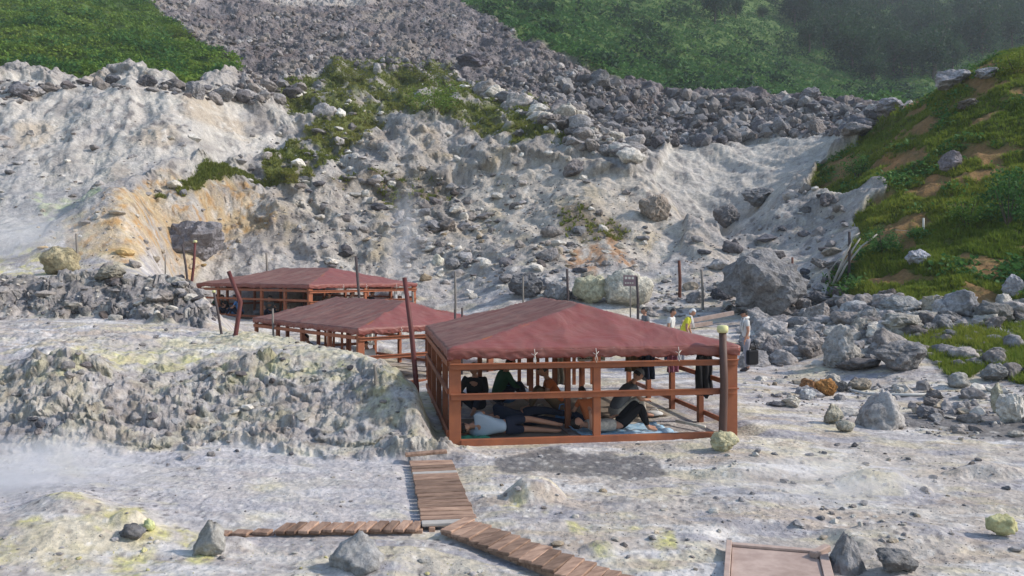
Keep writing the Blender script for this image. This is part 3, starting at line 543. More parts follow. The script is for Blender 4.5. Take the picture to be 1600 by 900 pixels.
# the 230 that show largest are things of their own, the rest one body of rubble
rocks.sort(key=lambda r: -r['px'])
big = rocks[:235]; rest = rocks[235:]
for r in big:
    o = link('boulder', ROCKME[r['k']], loc=r['p']+Vector((0, 0, r['s'][2]*.3)), rot=(r['tl'][0], r['tl'][1], r['rz']), scale=tuple(r['s']*1.05))
    o.color = (*r['c'], 1); o['label'] = r['label']; o['category'] = 'stone'; o['group'] = r['group']
V_, F_, C_, n0 = [], [], [], 0
for r in rest:
    v, f = ROCKV[1 if r['px'] < 6.5 else 2][r['k']]
    cz, sz = math.cos(r['rz']), math.sin(r['rz'])
    w = v*r['s']; w = np.stack([w[:,0]*cz-w[:,1]*sz, w[:,0]*sz+w[:,1]*cz, w[:,2]+w[:,0]*r['tl'][0]], -1)+np.array(r['p'])+np.array([0, 0, r['s'][2]*.25])
    V_.append(w); F_.append(f+n0); n0 += len(v); C_.append(np.repeat(r['c'][None], len(v), 0))
link('rubble', np_mesh('rubble', np.concatenate(V_), np.concatenate(F_), False, np.concatenate(C_), [M_rubble]), kind='stuff', label='loose stones and pebbles strewn over the slopes and the flat ground', category='rubble')

# ------------------------------------------------------------------ vegetation
def mk_leaf(name, c0, c1, c2, rough=.6):
    m, nt, b = newmat(name); N = nt.nodes; L = nt.links
    g = N.new('ShaderNodeNewGeometry'); cr = N.new('ShaderNodeValToRGB')
    e = cr.color_ramp.elements; e[0].position = 0; e[0].color = (*c0, 1); e[1].position = 1; e[1].color = (*c2, 1); k = e.new(.5); k.color = (*c1, 1)
    t = N.new('ShaderNodeTexNoise'); t.inputs['Scale'].default_value = .12; t.inputs['Detail'].default_value = 5; L.new(g.outputs['Position'], t.inputs['Vector'])
    a = N.new('ShaderNodeMath'); a.operation = 'MULTIPLY_ADD'; a.inputs[1].default_value = .45; L.new(g.outputs['Random Per Island'], a.inputs[0])
    mr_ = N.new('ShaderNodeMapRange'); mr_.inputs[1].default_value = .35; mr_.inputs[2].default_value = .65; mr_.inputs[3].default_value = 0; mr_.inputs[4].default_value = .55; L.new(t.outputs[0], mr_.inputs[0])
    L.new(mr_.outputs[0], a.inputs[2]); L.new(a.outputs[0], cr.inputs[0]); L.new(cr.outputs[0], b.inputs['Base Color'])
    tr = N.new('ShaderNodeBsdfTranslucent'); L.new(cr.outputs[0], tr.inputs[0]); mx = N.new('ShaderNodeMixShader'); mx.inputs[0].default_value = .35
    L.new(b.outputs[0], mx.inputs[1]); L.new(tr.outputs[0], mx.inputs[2]); L.new(mx.outputs[0], nt.nodes['Material Output'].inputs[0])
    b.inputs['Roughness'].default_value = rough; b.inputs['Specular IOR Level'].default_value = .08
    return m
M_gl = mk_leaf('leaves of the left slope', (.060,.130,.024), (.125,.215,.036), (.21,.27,.05))
M_gr = mk_leaf('leaves of the far slope', (.034,.092,.028), (.062,.150,.042), (.115,.205,.052))
M_tree = mk_leaf('forest leaves', (.012,.034,.016), (.022,.056,.024), (.045,.090,.034))
M_gh = mk_leaf('grass of the hill', (.075,.135,.022), (.155,.215,.034), (.27,.28,.05))
M_gm = mk_leaf('grass of the terrace', (.11,.150,.032), (.18,.205,.045), (.28,.25,.08))
def sample_mask(m, n):
    m = m & True
    ii_, jj_ = np.nonzero(m); k = rng.integers(0, len(ii_), n)
    i, j = ii_[k], jj_[k]
    x = GX[i,j]+rng.normal(size=n)*.0012*GY[i,j]; y = GY[i,j]*(1+rng.normal(size=n)*.002)
    return x, y-faceY[i,j], GZ[i,j]
def leaf_quads(P, size, up=.5):
    n = len(P); nn = rng.normal(size=(n, 3)); nn[:,2] = np.abs(nn[:,2])+up; nn /= np.linalg.norm(nn, axis=1)[:,None]
    t = np.cross(nn, rng.normal(size=(n, 3))); t /= np.linalg.norm(t, axis=1)[:,None]; b = np.cross(nn, t)
    s = size[:,None]*.5
    q = np.stack([P-t*s*1.2, P-b*s*.75, P+t*s*1.2, P+b*s*.75], 1)
    return q.reshape(-1, 3), np.arange(n*4).reshape(n, 4)
def clumps(name, m, n, leaves, rad, hgt_, lsize, mat, **kw):
    x, y, z = sample_mask(m, n)
    sc_ = rng.uniform(.5, 1.4, n)
    d = rng.normal(size=(n, leaves, 3)); d /= np.linalg.norm(d, axis=2)[...,None]; d[...,2] = np.abs(d[...,2])
    P = np.stack([x, y, z], -1)[:,None]+d*np.array([rad, rad, hgt_])*sc_[:,None,None]*rng.uniform(.5, 1, (n, leaves, 1))
    q, f = leaf_quads(P.reshape(-1, 3), np.repeat(sc_, leaves)*lsize*rng.uniform(.6, 1.3, n*leaves))
    return link(name, np_mesh(name, q, f, False, None, [mat]), **kw)
def tufts(name, m, n, blades, h, w, mat, **kw):
    x, y, z = sample_mask(m, n)
    a = rng.uniform(0, 6.28, (n, blades)); ln = h*rng.uniform(.5, 1.3, (n, blades)); le = rng.uniform(.2, .9, (n, blades))
    bx = x[:,None]+np.cos(a)*h*.3*rng.random((n, blades)); by = y[:,None]+np.sin(a)*h*.3*rng.random((n, blades)); bz = np.repeat(z[:,None], blades, 1)-.02
    dx, dy = np.cos(a), np.sin(a)
    p0 = np.stack([bx-dy*w, by+dx*w, bz], -1); p1 = np.stack([bx+dy*w, by-dx*w, bz], -1)
    p2 = np.stack([bx+dx*ln*le, by+dy*ln*le, bz+ln*np.sqrt(1-.7*le*le)], -1)
    v = np.stack([p0, p1, p2], 2).reshape(-1, 3)
    return link(name, np_mesh(name, v, np.arange(len(v)).reshape(-1, 3), False, None, [mat]), **kw)
inview = (U > -120) & (U < 1720)
vis = (HV-F*(GZ-CAMZ)/np.maximum(GY, 3)) > -60
clumps('undergrowth', gr_l & inview & vis & (n1 < .45), 26000, 7, .45, .5, .26, M_gl, kind='stuff', label='dense low leafy growth covering the left slope', category='undergrowth')
clumps('undergrowth', gr_r & inview & vis & (n1 < .5), 42000, 6, 1.0, .9, .5, M_gr, kind='stuff', label='dense bamboo grass and scrub covering the far green slope', category='undergrowth')
ghm = gr_h & inview & vis & (n1 < .10)
tufts('grass', ghm & (n2 < .25), 75000, 5, .21, .028, M_gh, kind='stuff', label='short yellow green grass over the steep hill', category='grass')
tufts('grass', mg & (n2+n4 < .15), 15000, 5, .22, .045, M_gm, kind='stuff', label='patchy green grass on the middle terrace', category='grass')
tufts('grass', mg2, 2500, 5, .22, .04, M_gm, kind='stuff', label='thin strip of green grass above the ochre hump', category='grass')
tufts('grass', lg, 8000, 5, .20, .015, M_gh, kind='stuff', label='grass clump beside the pale track', category='grass')

def tube_np(pts, rad, seg=6):
    "tapered tube along points -> verts, quads"
    P = [Vector(p) for p in pts]; V, Fq = [], []
    for i, p in enumerate(P):
        t = (P[min(i+1, len(P)-1)]-P[max(i-1, 0)]).normalized()
        a = t.cross(Vector((.3, .2, 1)) if abs(t.z) < .9 else Vector((1, .1, 0))).normalized(); b = t.cross(a)
        for k in range(seg):
            q = 2*PI*k/seg; V.append(p+(a*math.cos(q)+b*math.sin(q))*rad[i])
    for i in range(len(P)-1):
        for k in range(seg): Fq.append((i*seg+k, i*seg+(k+1) % seg, (i+1)*seg+(k+1) % seg, (i+1)*seg+k))
    return [tuple(v) for v in V], Fq
def caps(V, Fq, seg):
    n = len(V); Fq = list(Fq); Fq.append(tuple(range(seg))[::-1]); Fq.append(tuple(range(n-seg, n))); return Fq
def pymesh(name, V, Fq, mat, smooth=False):
    me = bpy.data.meshes.new(name); me.from_pydata(V, [], Fq); me.materials.append(mat); me.update()
    me.polygons.foreach_set('use_smooth', [smooth]*len(me.polygons)); return me
M_bark, _nt, _b = newmat('bark'); _b.inputs['Base Color'].default_value = (.07, .055, .045, 1); _b.inputs['Roughness'].default_value = .95
def crown_np(r_, nc, nl, lsize, shape=(1, 1, .8), spread=.40):
    c = r_.normal(size=(nc, 3)); c /= np.linalg.norm(c, axis=1)[:,None]; c *= (r_.random((nc, 1))**.45)*.8; c *= np.array(shape); c[:,2] += .05
    P = c[:,None]+r_.normal(size=(nc, nl, 3))*spread*.5*r_.uniform(.6, 1.3, (nc, 1, 1))
    return leaf_quads(P.reshape(-1, 3), lsize*r_.uniform(.6, 1.4, nc*nl), .3)
TREES = []
for i in range(5):
    r_ = np.random.default_rng(50+i)
    q, f = crown_np(r_, 40, 44, .11, (1, 1, .85+.1*i % .3)); cm = np_mesh('crown', q+np.array([0, 0, 1.15]), f, False, None, [M_tree])
    V, Fq = tube_np([(0,0,-.15), (.03,.02,.6), (-.02,.04,1.2), (.05,0,1.9)], [.07, .055, .04, .015]); Fl = list(Fq)
    for k in range(4):
        a = k*1.6+i; v2, f2_ = tube_np([(0,.02,.8+.15*k), (.3*math.cos(a), .3*math.sin(a), 1.2+.12*k), (.6*math.cos(a), .6*math.sin(a), 1.45+.15*k)], [.035, .022, .01])
        Fl += [tuple(x+len(V) for x in ff) for ff in f2_]; V += v2
    TREES.append((cm, pymesh('trunk', V, Fl, M_bark)))
tn = 0
def tree(p, s, label, group=None, k=0, mat=None, name='tree'):
    o = link(name, None, loc=p, rot=(0, 0, rng.uniform(0, 6.28)), scale=(s, s, s*rng.uniform(.85, 1.15)), label=label, category='tree')
    if group: o['group'] = group
    link('trunk', TREES[k][1], o); link('crown', TREES[k][0], o); return o
done = []
for (u, v) in polysample([(1230,-60),(1720,-60),(1720,120),(1600,92),(1480,125),(1390,150),(1300,110),(1230,60)], 520):
    p = hit(u, v)
    if p.y < 135: continue
    if any((p-q).length < 3.6 for q in done): continue
    done.append(p)
    if len(done) > 210: break
    tree(p, rng.uniform(3.6, 6.2), 'dark broadleaf tree in the shaded forest at the head of the valley', 'trees of the shaded forest', int(rng.integers(5)))
for (u, v) in polysample([(760,-60),(1230,-60),(1230,30),(1180,40),(1000,0),(780,-20)], 60):
    p = hit(u, v)
    if p.y < 150: continue
    if any((p-q).length < 6.5 for q in done): continue
    done.append(p); tree(p, rng.uniform(2.2, 3.6), 'green tree on the upper edge of the far bamboo grass slope', 'trees above the far slope', int(rng.integers(5)))
tree(hit(1117, 38), 3.6, 'round bright tree standing out alone on the far green slope', None, 2)
tree(hit(1150, 30), 3.0, 'darker tree next to the round bright tree on the far green slope', None, 4)
def shrub(u, v, wpx, hpx, label, mat, Y=None, seed=0, ls=.09):
    p = hit(u, v) if Y is None else gpt(u, Y); W = wpx/F*p.y*.5; H = hpx/F*p.y
    r_ = np.random.default_rng(seed+900)
    q, f = crown_np(r_, 30, 40, ls, (1, 1, .8), .3); q[:,2] += .75; q *= np.array([W, W, H/1.75])
    V, Fq = [], []
    for k in range(5):
        a = k*1.256+seed; v2, f2_ = tube_np([(0, 0, -.1), (.25*W*math.cos(a), .25*W*math.sin(a), .3*H), (.55*W*math.cos(a), .55*W*math.sin(a), .7*H)], [.03, .02, .008], 5)
        Fq += [tuple(x+len(V) for x in ff) for ff in f2_]; V += v2
    o = link('shrub', None, loc=p, label=label, category='shrub')
    link('foliage', np_mesh('foliage', q, f, False, None, [mat]), o); link('stem', pymesh('stem', V, Fq, M_bark), o)
shrub(1340, 282, 52, 44, 'dark green round shrub on the near shoulder of the grass hill', M_gr, seed=1)
shrub(1588, 120, 60, 46, 'yellow green shrub on the crest of the grass hill', M_gh, seed=2)
shrub(1575, 355, 90, 110, 'large dark shrub at the outer edge of the grass hill', M_gr, seed=3)
shrub(1380, 400, 70, 50, 'broad green shrub low on the grass hill beside the branches', M_gr, seed=4)
shrub(1510, 360, 60, 60, 'tall green shrub in the middle of the dark grass', M_gl, seed=5)
shrub(680, 188, 100, 70, 'large leafy shrub with reddish tips on the middle terrace', M_gl, seed=6, ls=.06)
shrub(560, 130, 80, 24, 'low spreading shrub at the upper edge of the middle terrace', M_gm, seed=7, ls=.06)
shrub(660, 128, 110, 26, 'long low shrub beside the scree on the middle terrace', M_gm, seed=8, ls=.06)
shrub(275, 62, 50, 26, 'small isolated shrub where the leafy slope meets the scree', M_gl, seed=9)

clumps('undergrowth', ghm & (fbm(GX/3.2, GY/3.2, 3, 401) > .12), 2600, 9, .5, .35, .16, M_gr, kind='stuff', label='darker leafy tussocks among the grass of the steep hill', category='undergrowth')

clumps('undergrowth', gr_r & inview & vis & (fbm(GX/11, GY/11, 3, 402) > .15), 1500, 26, 2.1, 2.0, .6, M_tree, kind='stuff', label='taller dark scrub in patches on the far green slope', category='undergrowth')
clumps('undergrowth', gr_l & inview & vis & (fbm(GX/6, GY/6, 3, 403) > .18), 900, 20, 1.0, 1.0, .3, M_gr, kind='stuff', label='taller dark bushes in patches on the left leafy slope', category='undergrowth')

for q_ in Z_BRN:
    tufts('grass', inpoly(q_, UW, LW) & (n1 > .0) & (n2 > .02), 200, 5, .2, .05, M_gm, kind='stuff', label='sparse brownish grass patch on the tan slope', category='grass')

# ------------------------------------------------------------------ built things
def mk_paint(name, c, c2, rough=.6, scale=6, stretch=(1, 1, 1), amt=.6, bump=.15, spec=.3, vary=.0, crumple=0):
    m, nt, b = newmat(name); N = nt.nodes; L = nt.links
    tc = N.new('ShaderNodeTexCoord'); mp = N.new('ShaderNodeMapping'); mp.inputs['Scale'].default_value = stretch
    L.new(tc.outputs['Object'], mp.inputs[0])
    t = N.new('ShaderNodeTexNoise'); t.inputs['Scale'].default_value = scale; t.inputs['Detail'].default_value = 7; t.inputs['Roughness'].default_value = .65; L.new(mp.outputs[0], t.inputs['Vector'])
    mr_ = N.new('ShaderNodeMapRange'); mr_.inputs[1].default_value = .38; mr_.inputs[2].default_value = .68; mr_.inputs[3].default_value = 0; mr_.inputs[4].default_value = amt; L.new(t.outputs[0], mr_.inputs[0])
    mx = N.new('ShaderNodeMix'); mx.data_type = 'RGBA'; mx.inputs[6].default_value = (*c, 1); mx.inputs[7].default_value = (*c2, 1)
    L.new(mr_.outputs[0], mx.inputs[0])
    oi = N.new('ShaderNodeObjectInfo'); vr = N.new('ShaderNodeMapRange'); vr.inputs[3].default_value = 1-vary; vr.inputs[4].default_value = 1+vary; L.new(oi.outputs['Random'], vr.inputs[0])
    vs = N.new('ShaderNodeVectorMath'); vs.operation = 'SCALE'; L.new(mx.outputs[2], vs.inputs[0]); L.new(vr.outputs[0], vs.inputs['Scale']); L.new(vs.outputs[0], b.inputs['Base Color'])
    bp = N.new('ShaderNodeBump'); bp.inputs['Strength'].default_value = bump; bp.inputs['Distance'].default_value = .01; L.new(t.outputs[0], bp.inputs['Height']); L.new(bp.outputs[0], b.inputs['Normal'])
    if crumple:
        t2 = N.new('ShaderNodeTexNoise'); t2.inputs['Scale'].default_value = 1.3; t2.inputs['Detail'].default_value = 5; t2.inputs['Distortion'].default_value = 1.6; L.new(tc.outputs['Object'], t2.inputs['Vector'])
        v2 = N.new('ShaderNodeTexVoronoi'); v2.feature = 'DISTANCE_TO_EDGE'; v2.inputs['Scale'].default_value = 2.2; L.new(tc.outputs['Object'], v2.inputs['Vector'])
        s2 = N.new('ShaderNodeMath'); s2.operation = 'SMOOTH_MIN'; s2.inputs[1].default_value = .08; s2.inputs[2].default_value = .05; L.new(v2.outputs['Distance'], s2.inputs[0])
        s3 = N.new('ShaderNodeMath'); s3.operation = 'MULTIPLY_ADD'; s3.inputs[1].default_value = .0; L.new(s2.outputs[0], s3.inputs[0]); L.new(t2.outputs[0], s3.inputs[2])
        b2 = N.new('ShaderNodeBump'); b2.inputs['Strength'].default_value = .8; b2.inputs['Distance'].default_value = crumple; L.new(s3.outputs[0], b2.inputs['Height']); L.new(bp.outputs[0], b2.inputs['Normal']); L.new(b2.outputs[0], b.inputs['Normal'])
    b.inputs['Roughness'].default_value = rough; b.inputs['Specular IOR Level'].default_value = spec
    return m
M_wood = mk_paint('red brown painted wood', (.33, .11, .05), (.19, .07, .042), .6, 3, (1, 1, 1), .8, vary=.15)
M_wood2 = mk_paint('weathered boardwalk wood', (.36, .235, .17), (.15, .09, .065), .88, 7, (2.2, .5, 1), 1.0, .5, vary=.38)
M_wood3 = mk_paint('pinkish worn wood', (.46, .35, .30), (.27, .19, .16), .85, 4, (1, 1, 1), .8, .2)
M_tarp = mk_paint('dusty red brown tarpaulin', (.205, .056, .048), (.22, .095, .078), .48, 3.5, (1, 1, 1), .7, .2, .4, crumple=.05)
M_tarpdust = mk_paint('dust streaked tarpaulin', (.16, .062, .052), (.23, .135, .11), .6, 2.2, (.25, 2.6, 1), 1.0, .2, .25, crumple=.03)
M_rope = mk_paint('white rope', (.65, .63, .58), (.45, .42, .36), .8)
M_iron = mk_paint('rusty iron', (.10, .035, .025), (.20, .07, .035), .75, 8)
M_dark = mk_paint('dark weathered post', (.055, .045, .05), (.11, .08, .07), .85, 8)
M_greyp = mk_paint('grey weathered post', (.20, .18, .16), (.11, .10, .095), .9, 8)
M_redp = mk_paint('dark red painted post', (.115, .030, .028), (.07, .03, .03), .6, 8)
M_brn = mk_paint('dark brown round post', (.10, .055, .045), (.06, .04, .038), .6, 8)
M_ycap = mk_paint('yellow crusted cap', (.62, .60, .30), (.40, .38, .24), .8, 12)
M_mat = mk_paint('brown grey floor matting', (.21, .17, .135), (.13, .115, .10), .9, 3)
M_bark2 = mk_paint('bleached branch', (.42, .39, .36), (.26, .24, .22), .9, 8)
M_hose = mk_paint('grey hose', (.50, .50, .48), (.38, .38, .36), .6)

def box_vf(x0, x1, y0, y1, z0, z1, bev=0):
    V = [(x0,y0,z0),(x1,y0,z0),(x1,y1,z0),(x0,y1,z0),(x0,y0,z1),(x1,y0,z1),(x1,y1,z1),(x0,y1,z1)]
    return V, [(3,2,1,0),(4,5,6,7),(0,1,5,4),(1,2,6,5),(2,3,7,6),(3,0,4,7)]
def beam_vf(p, q, w, h, up=(0,0,1), jit=0):
    "board from p to q, w across, h along up"
    p, q = Vector(p), Vector(q); t = (q-p).normalized(); upv = Vector(up); a = t.cross(upv)
    if a.length < 1e-3: a = t.cross(Vector((1,0,0)))
    a.normalize(); b = a.cross(t).normalized()
    V = []
    for e in (p, q):
        for sa, sb in ((-1,-1),(1,-1),(1,1),(-1,1)): V.append(tuple(e+a*sa*w/2+b*sb*h/2))
    return V, [(0,1,2,3),(7,6,5,4),(0,4,5,1),(1,5,6,2),(2,6,7,3),(3,7,4,0)]
def merge(parts):
    V, Fq = [], []
    for v, f in parts: Fq += [tuple(i+len(V) for i in q) for q in f]; V += [tuple(x) for x in v]
    return V, Fq
def bevel(me, w, seg=1):
    bm = bmesh.new(); bm.from_mesh(me); bmesh.ops.recalc_face_normals(bm, faces=bm.faces)
    if w: bmesh.ops.bevel(bm, geom=list(bm.edges), offset=w, segments=seg, affect='EDGES', clamp_overlap=True)
    bm.to_mesh(me); bm.free(); return me
def part(name, vf, mat, parent, bev=.004, smooth=False, **kw):
    me = pymesh(name, vf[0], vf[1], mat, smooth); bevel(me, bev); return link(name, me, parent, **kw)
def rodvf(pts, rad, seg=10):
    V, Fq = tube_np(pts, rad, seg); return V, caps(V, Fq, seg)

def shelter(i, label, rise, tr, n_side, slats=None, back=True, mids=(), he=1.64):
    (x0, y0), d, W, D, z0 = SHELT[i]; f, g = dirs(*d)
    root = link('open_shelter', None, loc=(x0, y0, z0), rot=(0, 0, math.atan2(f[1], f[0])), label=label, category='shelter', group='red brown open shelters')
    r_ = np.random.default_rng(i+5); pw = .09
    def post(x, y, wx, wy, z1=he-.04): part('post', box_vf(x-wx/2, x+wx/2, y-wy/2, y+wy/2, -.12, z1), M_wood, root)
    post(.09, .05, .20, .10); post(W-.09, .05, .20, .10); post(W*.5, .05, .13, .09)
    for k in range(1, n_side+1):
        y = D*k/n_side-(.05 if k == n_side else 0)
        post(.05, y, .10, .13); post(W-.05, y, .10, .13)
    for k in range(1, 4): post(W*k/4, D-.05, .11, .09)
    for (mx_, my_) in mids: post(mx_, my_, .10, .10)
    def rail(p, q, w, h): part('rail', beam_vf(p, q, w, h), M_wood, root)
    yf = -.025
    rail((.0, yf, he-.31), (W, yf, he-.31), .045, .10); rail((.02, yf, .82), (W-.02, yf, .82), .045, .11); 
    part('rail_ledge', beam_vf((0, yf-.035, he-.265), (W, yf-.035, he-.265), .07, .022), M_wood, root); part('rail_ledge', beam_vf((0, yf-.035, .865), (W, yf-.035, .865), .07, .022), M_wood, root)
    part('sill', beam_vf((.19, .03, .03), (W-.19, .03, .03), .10, .12), M_wood, root)
    for xs in (-.022, W+.022):
        rail((xs, .1, he-.27), (xs, D, he-.27), .04, .10); rail((xs, .1, .90), (xs, D, .90), .04, .09); rail((xs, .1, .17), (xs, D, .17), .04, .09)
    rail((0, D+.02, he-.27), (W, D+.02, he-.27), .04, .10); rail((0, D+.02, .55), (W, D+.02, .55), .04, .10)
    if slats:
        for k in range(slats[2]):
            x = W*(slats[0]+(slats[1]-slats[0])*k/(slats[2]-1)); part('slat', box_vf(x-.045, x+.045, D-.14, D-.115, .12, he-.1), M_wood, root, .003)
    # roof frame
    ya, yb = tr, D-tr; zr = he+rise-.05
    part('ridge_beam', beam_vf((W/2, ya, zr-.06), (W/2, yb, zr-.06), .08, .1), M_wood, root)
    for cx_, cy_, ty in ((0, 0, ya), (W, 0, ya), (0, D, yb), (W, D, yb)): part('hip_rafter', beam_vf((cx_, cy_, he-.07), (W/2, ty, zr-.06), .06, .09), M_wood, root)
    nr = max(3, int((yb-ya)/.62))
    for k in range(nr+1):
        y = ya+(yb-ya)*k/nr
        for sx in (0, W): part('rafter', beam_vf((sx, y, he-.08), (W/2, y, zr-.07), .05, .07), M_wood, root)
    # tarpaulin
    o = .045; nx, ny = 110, 140; V = []
    def zroof(x, y, sag=1):
        ex = min(x, W-x)/(W/2); ey = min(y, D-y)/tr; e = min(ex, ey)
        z = he+rise*max(-.04, min(e, 1))
        side = ex < ey
        ph = (y-ya)/(yb-ya)*nr if side else x/(W/2)*2.5
        lift = abs(math.sin(math.pi*ph)); z -= sag*.05*lift*max(0, math.sin(math.pi*min(max(e, 0), 1)))*(1 if side else .8)
        z += .022*mnoise.fractal(Vector((x*1.3+i*9, y*1.3, 0)), .8, 2, 4)+.014*mnoise.noise(Vector((x*5+y*3, y*2.0-x, i)))+.008*abs(mnoise.noise(Vector((x*9, y*6, i+3))))
        return z
    xs = [-o+(W+2*o)*a/nx for a in range(nx+1)]; ys_ = [-o+(D+2*o)*b/ny for b in range(ny+1)]
    for y in ys_:
        for x in xs: V.append((x, y, zroof(x, y)))
    Q = [(b*(nx+1)+a, b*(nx+1)+a+1, (b+1)*(nx+1)+a+1, (b+1)*(nx+1)+a) for b in range(ny) for a in range(nx)]
    me = pymesh('tarpaulin', V, Q, M_tarp, True); me.materials.append(M_tarpdust)
    for p_ in me.polygons:
        c = p_.center
        if min(c.x, W-c.x)/(W/2) < min(c.y, D-c.y)/tr: p_.material_index = 1
    to = link('tarpaulin', me, root); md = to.modifiers.new('thickness', 'SOLIDIFY'); md.thickness = .006
    # hanging edge with creases
    per = [(x, -o, 0, -1) for x in xs]+[(W+o, y, 1, 0) for y in ys_[1:]]+[(x, D+o, 0, 1) for x in xs[::-1][1:]]+[(-o, y, -1, 0) for y in ys_[::-1][1:-1]]
    V, Q = [], []; n = len(per); rows_ = 7
    for k, (x, y, ox, oy) in enumerate(per):
        s = k*.07; drop = .16+.035*mnoise.noise(Vector((s*2.1, i, 0)))+.03*mnoise.noise(Vector((s*7, i, 0))); zt_ = zroof(x, y)-.004
        for r in range(rows_):
            t = r/(rows_-1); wv = (.022*mnoise.noise(Vector((s*3.2+t*2.5, i*3, t)))+.03*mnoise.noise(Vector((s*9-t*4, i*3+5, t*2))))*min(1, t*2)+.012*math.sin(t*3.1)-.02*t
            V.append((x+ox*wv, y+oy*wv, zt_-drop*t+.01*mnoise.noise(Vector((s*9, t*4, 1)))))
    for k in range(n):
        for r in range(rows_-1): Q.append((k*rows_+r, k*rows_+r+1, ((k+1) % n)*rows_+r+1, ((k+1) % n)*rows_+r))
    vo_ = link('valance', pymesh('valance', V, Q, M_tarp, True), root); md = vo_.modifiers.new('thickness', 'SOLIDIFY'); md.thickness = .006
    for k, x in enumerate((W*.28, W*.49, W*.78)):
        vf = merge([rodvf([(x, -.10, he-.02), (x+.01, -.12, he-.12), (x-.01, -.085, he-.20), (x+.02, -.10, he-.27)], [.0045]*4, 6), rodvf([(x-.05, -.10, he-.10), (x, -.13, he-.13), (x+.05, -.10, he-.08)], [.005]*3, 6), rodvf([(x+.01, -.10, he-.14), (x+.03, -.12, he-.24)], [.006, .004], 6)])
        part('rope_tie', vf, M_rope, root, 0, True)
    return root, (lambda x, y, z=0: Vector((x0+f[0]*x+g[0]*y, y0+f[1]*x+g[1]*y, z0+z)))
S1, L1 = shelter(0, 'nearest and largest looking open shelter, red brown tarpaulin roof, people resting inside', .70, 1.35, 4, (.44, .80, 9), mids=((2.35, 1.4), (2.5, 3.3)))
S2, L2 = shelter(1, 'middle open shelter half hidden behind the near bank, its tarpaulin edge crumpled', .66, 1.35, 4, (.55, .9, 6))
S3, L3 = shelter(2, 'farthest open shelter with a low wide purple brown roof behind the other two', .68, 2.3, 5, None, he=1.56)
ang1 = math.atan2(.8, 5.06)
def world_uv(L, x, y, z=0): return L(x, y, z)
# floor mats and sheets
def sheet(name, cx_, cy_, w, d, z, rz, mat, label, cat, bump_=.02, group=None, parent=None):
    n = 26; V = []; 
    for b in range(n+1):
        for a in range(n+1):
            x, y = (a/n-.5)*w, (b/n-.5)*d
            e = .03*mnoise.noise(Vector((x*3+cx_, y*3, 5)))
            V.append((x+e*(abs(y) > d*.4), y+e, bump_*abs(mnoise.fractal(Vector((x*4, y*4+cx_, 2)), .7, 2, 3))+.003))
    Q = [(b*(n+1)+a, b*(n+1)+a+1, (b+1)*(n+1)+a+1, (b+1)*(n+1)+a) for b in range(n) for a in range(n)]
    o = link(name, pymesh(name, V, Q, mat, True), loc=(cx_, cy_, z), rot=(0, 0, rz), label=label, category=cat)
    if group: o['group'] = group
    md = o.modifiers.new('thickness', 'SOLIDIFY'); md.thickness = .004; md.offset = 1; return o
def cloth_mat(name, c, c2=None, scale=9, amt=.5): return mk_paint(name, c, c2 or tuple(k*.7 for k in c), .9, scale, (1, 1, 1), amt, .25, .15)
M_blue = cloth_mat('light blue sheet', (.22, .42, .62), (.62, .72, .80), 7, .9); M_green = cloth_mat('green cloth', (.06, .26, .17)); M_white = cloth_mat('white cloth', (.62, .62, .62), (.45, .45, .47))
M_navy = cloth_mat('navy cloth', (.022, .028, .05)); M_black = cloth_mat('black cloth', (.02, .02, .023)); M_ltblue = cloth_mat('pale blue shirt', (.34, .42, .52), (.42, .48, .55)); M_purple = cloth_mat('purple towel', (.25, .09, .14), (.35, .2, .24))
M_grey = cloth_mat('grey cloth', (.16, .165, .18)); M_beige = cloth_mat('patterned beige cloth', (.52, .48, .42), (.22, .21, .2), 22, .8); M_yellow = cloth_mat('yellow shirt', (.68, .66, .08)); M_olive = cloth_mat('dark green shirt', (.03, .09, .05))
M_brownc = cloth_mat('brown cloth', (.16, .11, .07)); M_orangec = cloth_mat('orange cloth', (.45, .13, .05)); M_brightb = cloth_mat('bright blue cloth', (.10, .25, .55)); M_greypant = cloth_mat('grey trousers', (.30, .29, .33), (.2, .2, .24)); M_skin = mk_paint('skin', (.42, .22, .15), (.36, .18, .12), .55, 5, amt=.5); M_hair = mk_paint('black hair', (.015, .012, .012), (.03, .025, .02), .5, 30)
p = L1(1.15, 1.35); sheet('floor_mat', p.x, p.y, 2.1, 2.3, .0, ang1, M_mat, 'brown grey mat under the man lying on his side', 'mat', .01)
p = L1(3.25, .85); sheet('ground_sheet', p.x, p.y, 1.75, 1.1, .004, ang1+.06, M_blue, 'crumpled light blue sheet under the man lying with bent knees', 'sheet', .045)
p = L1(.42, .50); sheet('towel', p.x, p.y, .62, .35, .012, ang1+.2, M_green, 'green towel under the head of the man lying on his side', 'towel', .05)
p = L1(3.0, 3.6); sheet('floor_mat', p.x, p.y, 3.4, 2.6, .0, ang1, M_mat, 'large brown mat under the seated people at the rear of the nearest shelter', 'mat', .02)

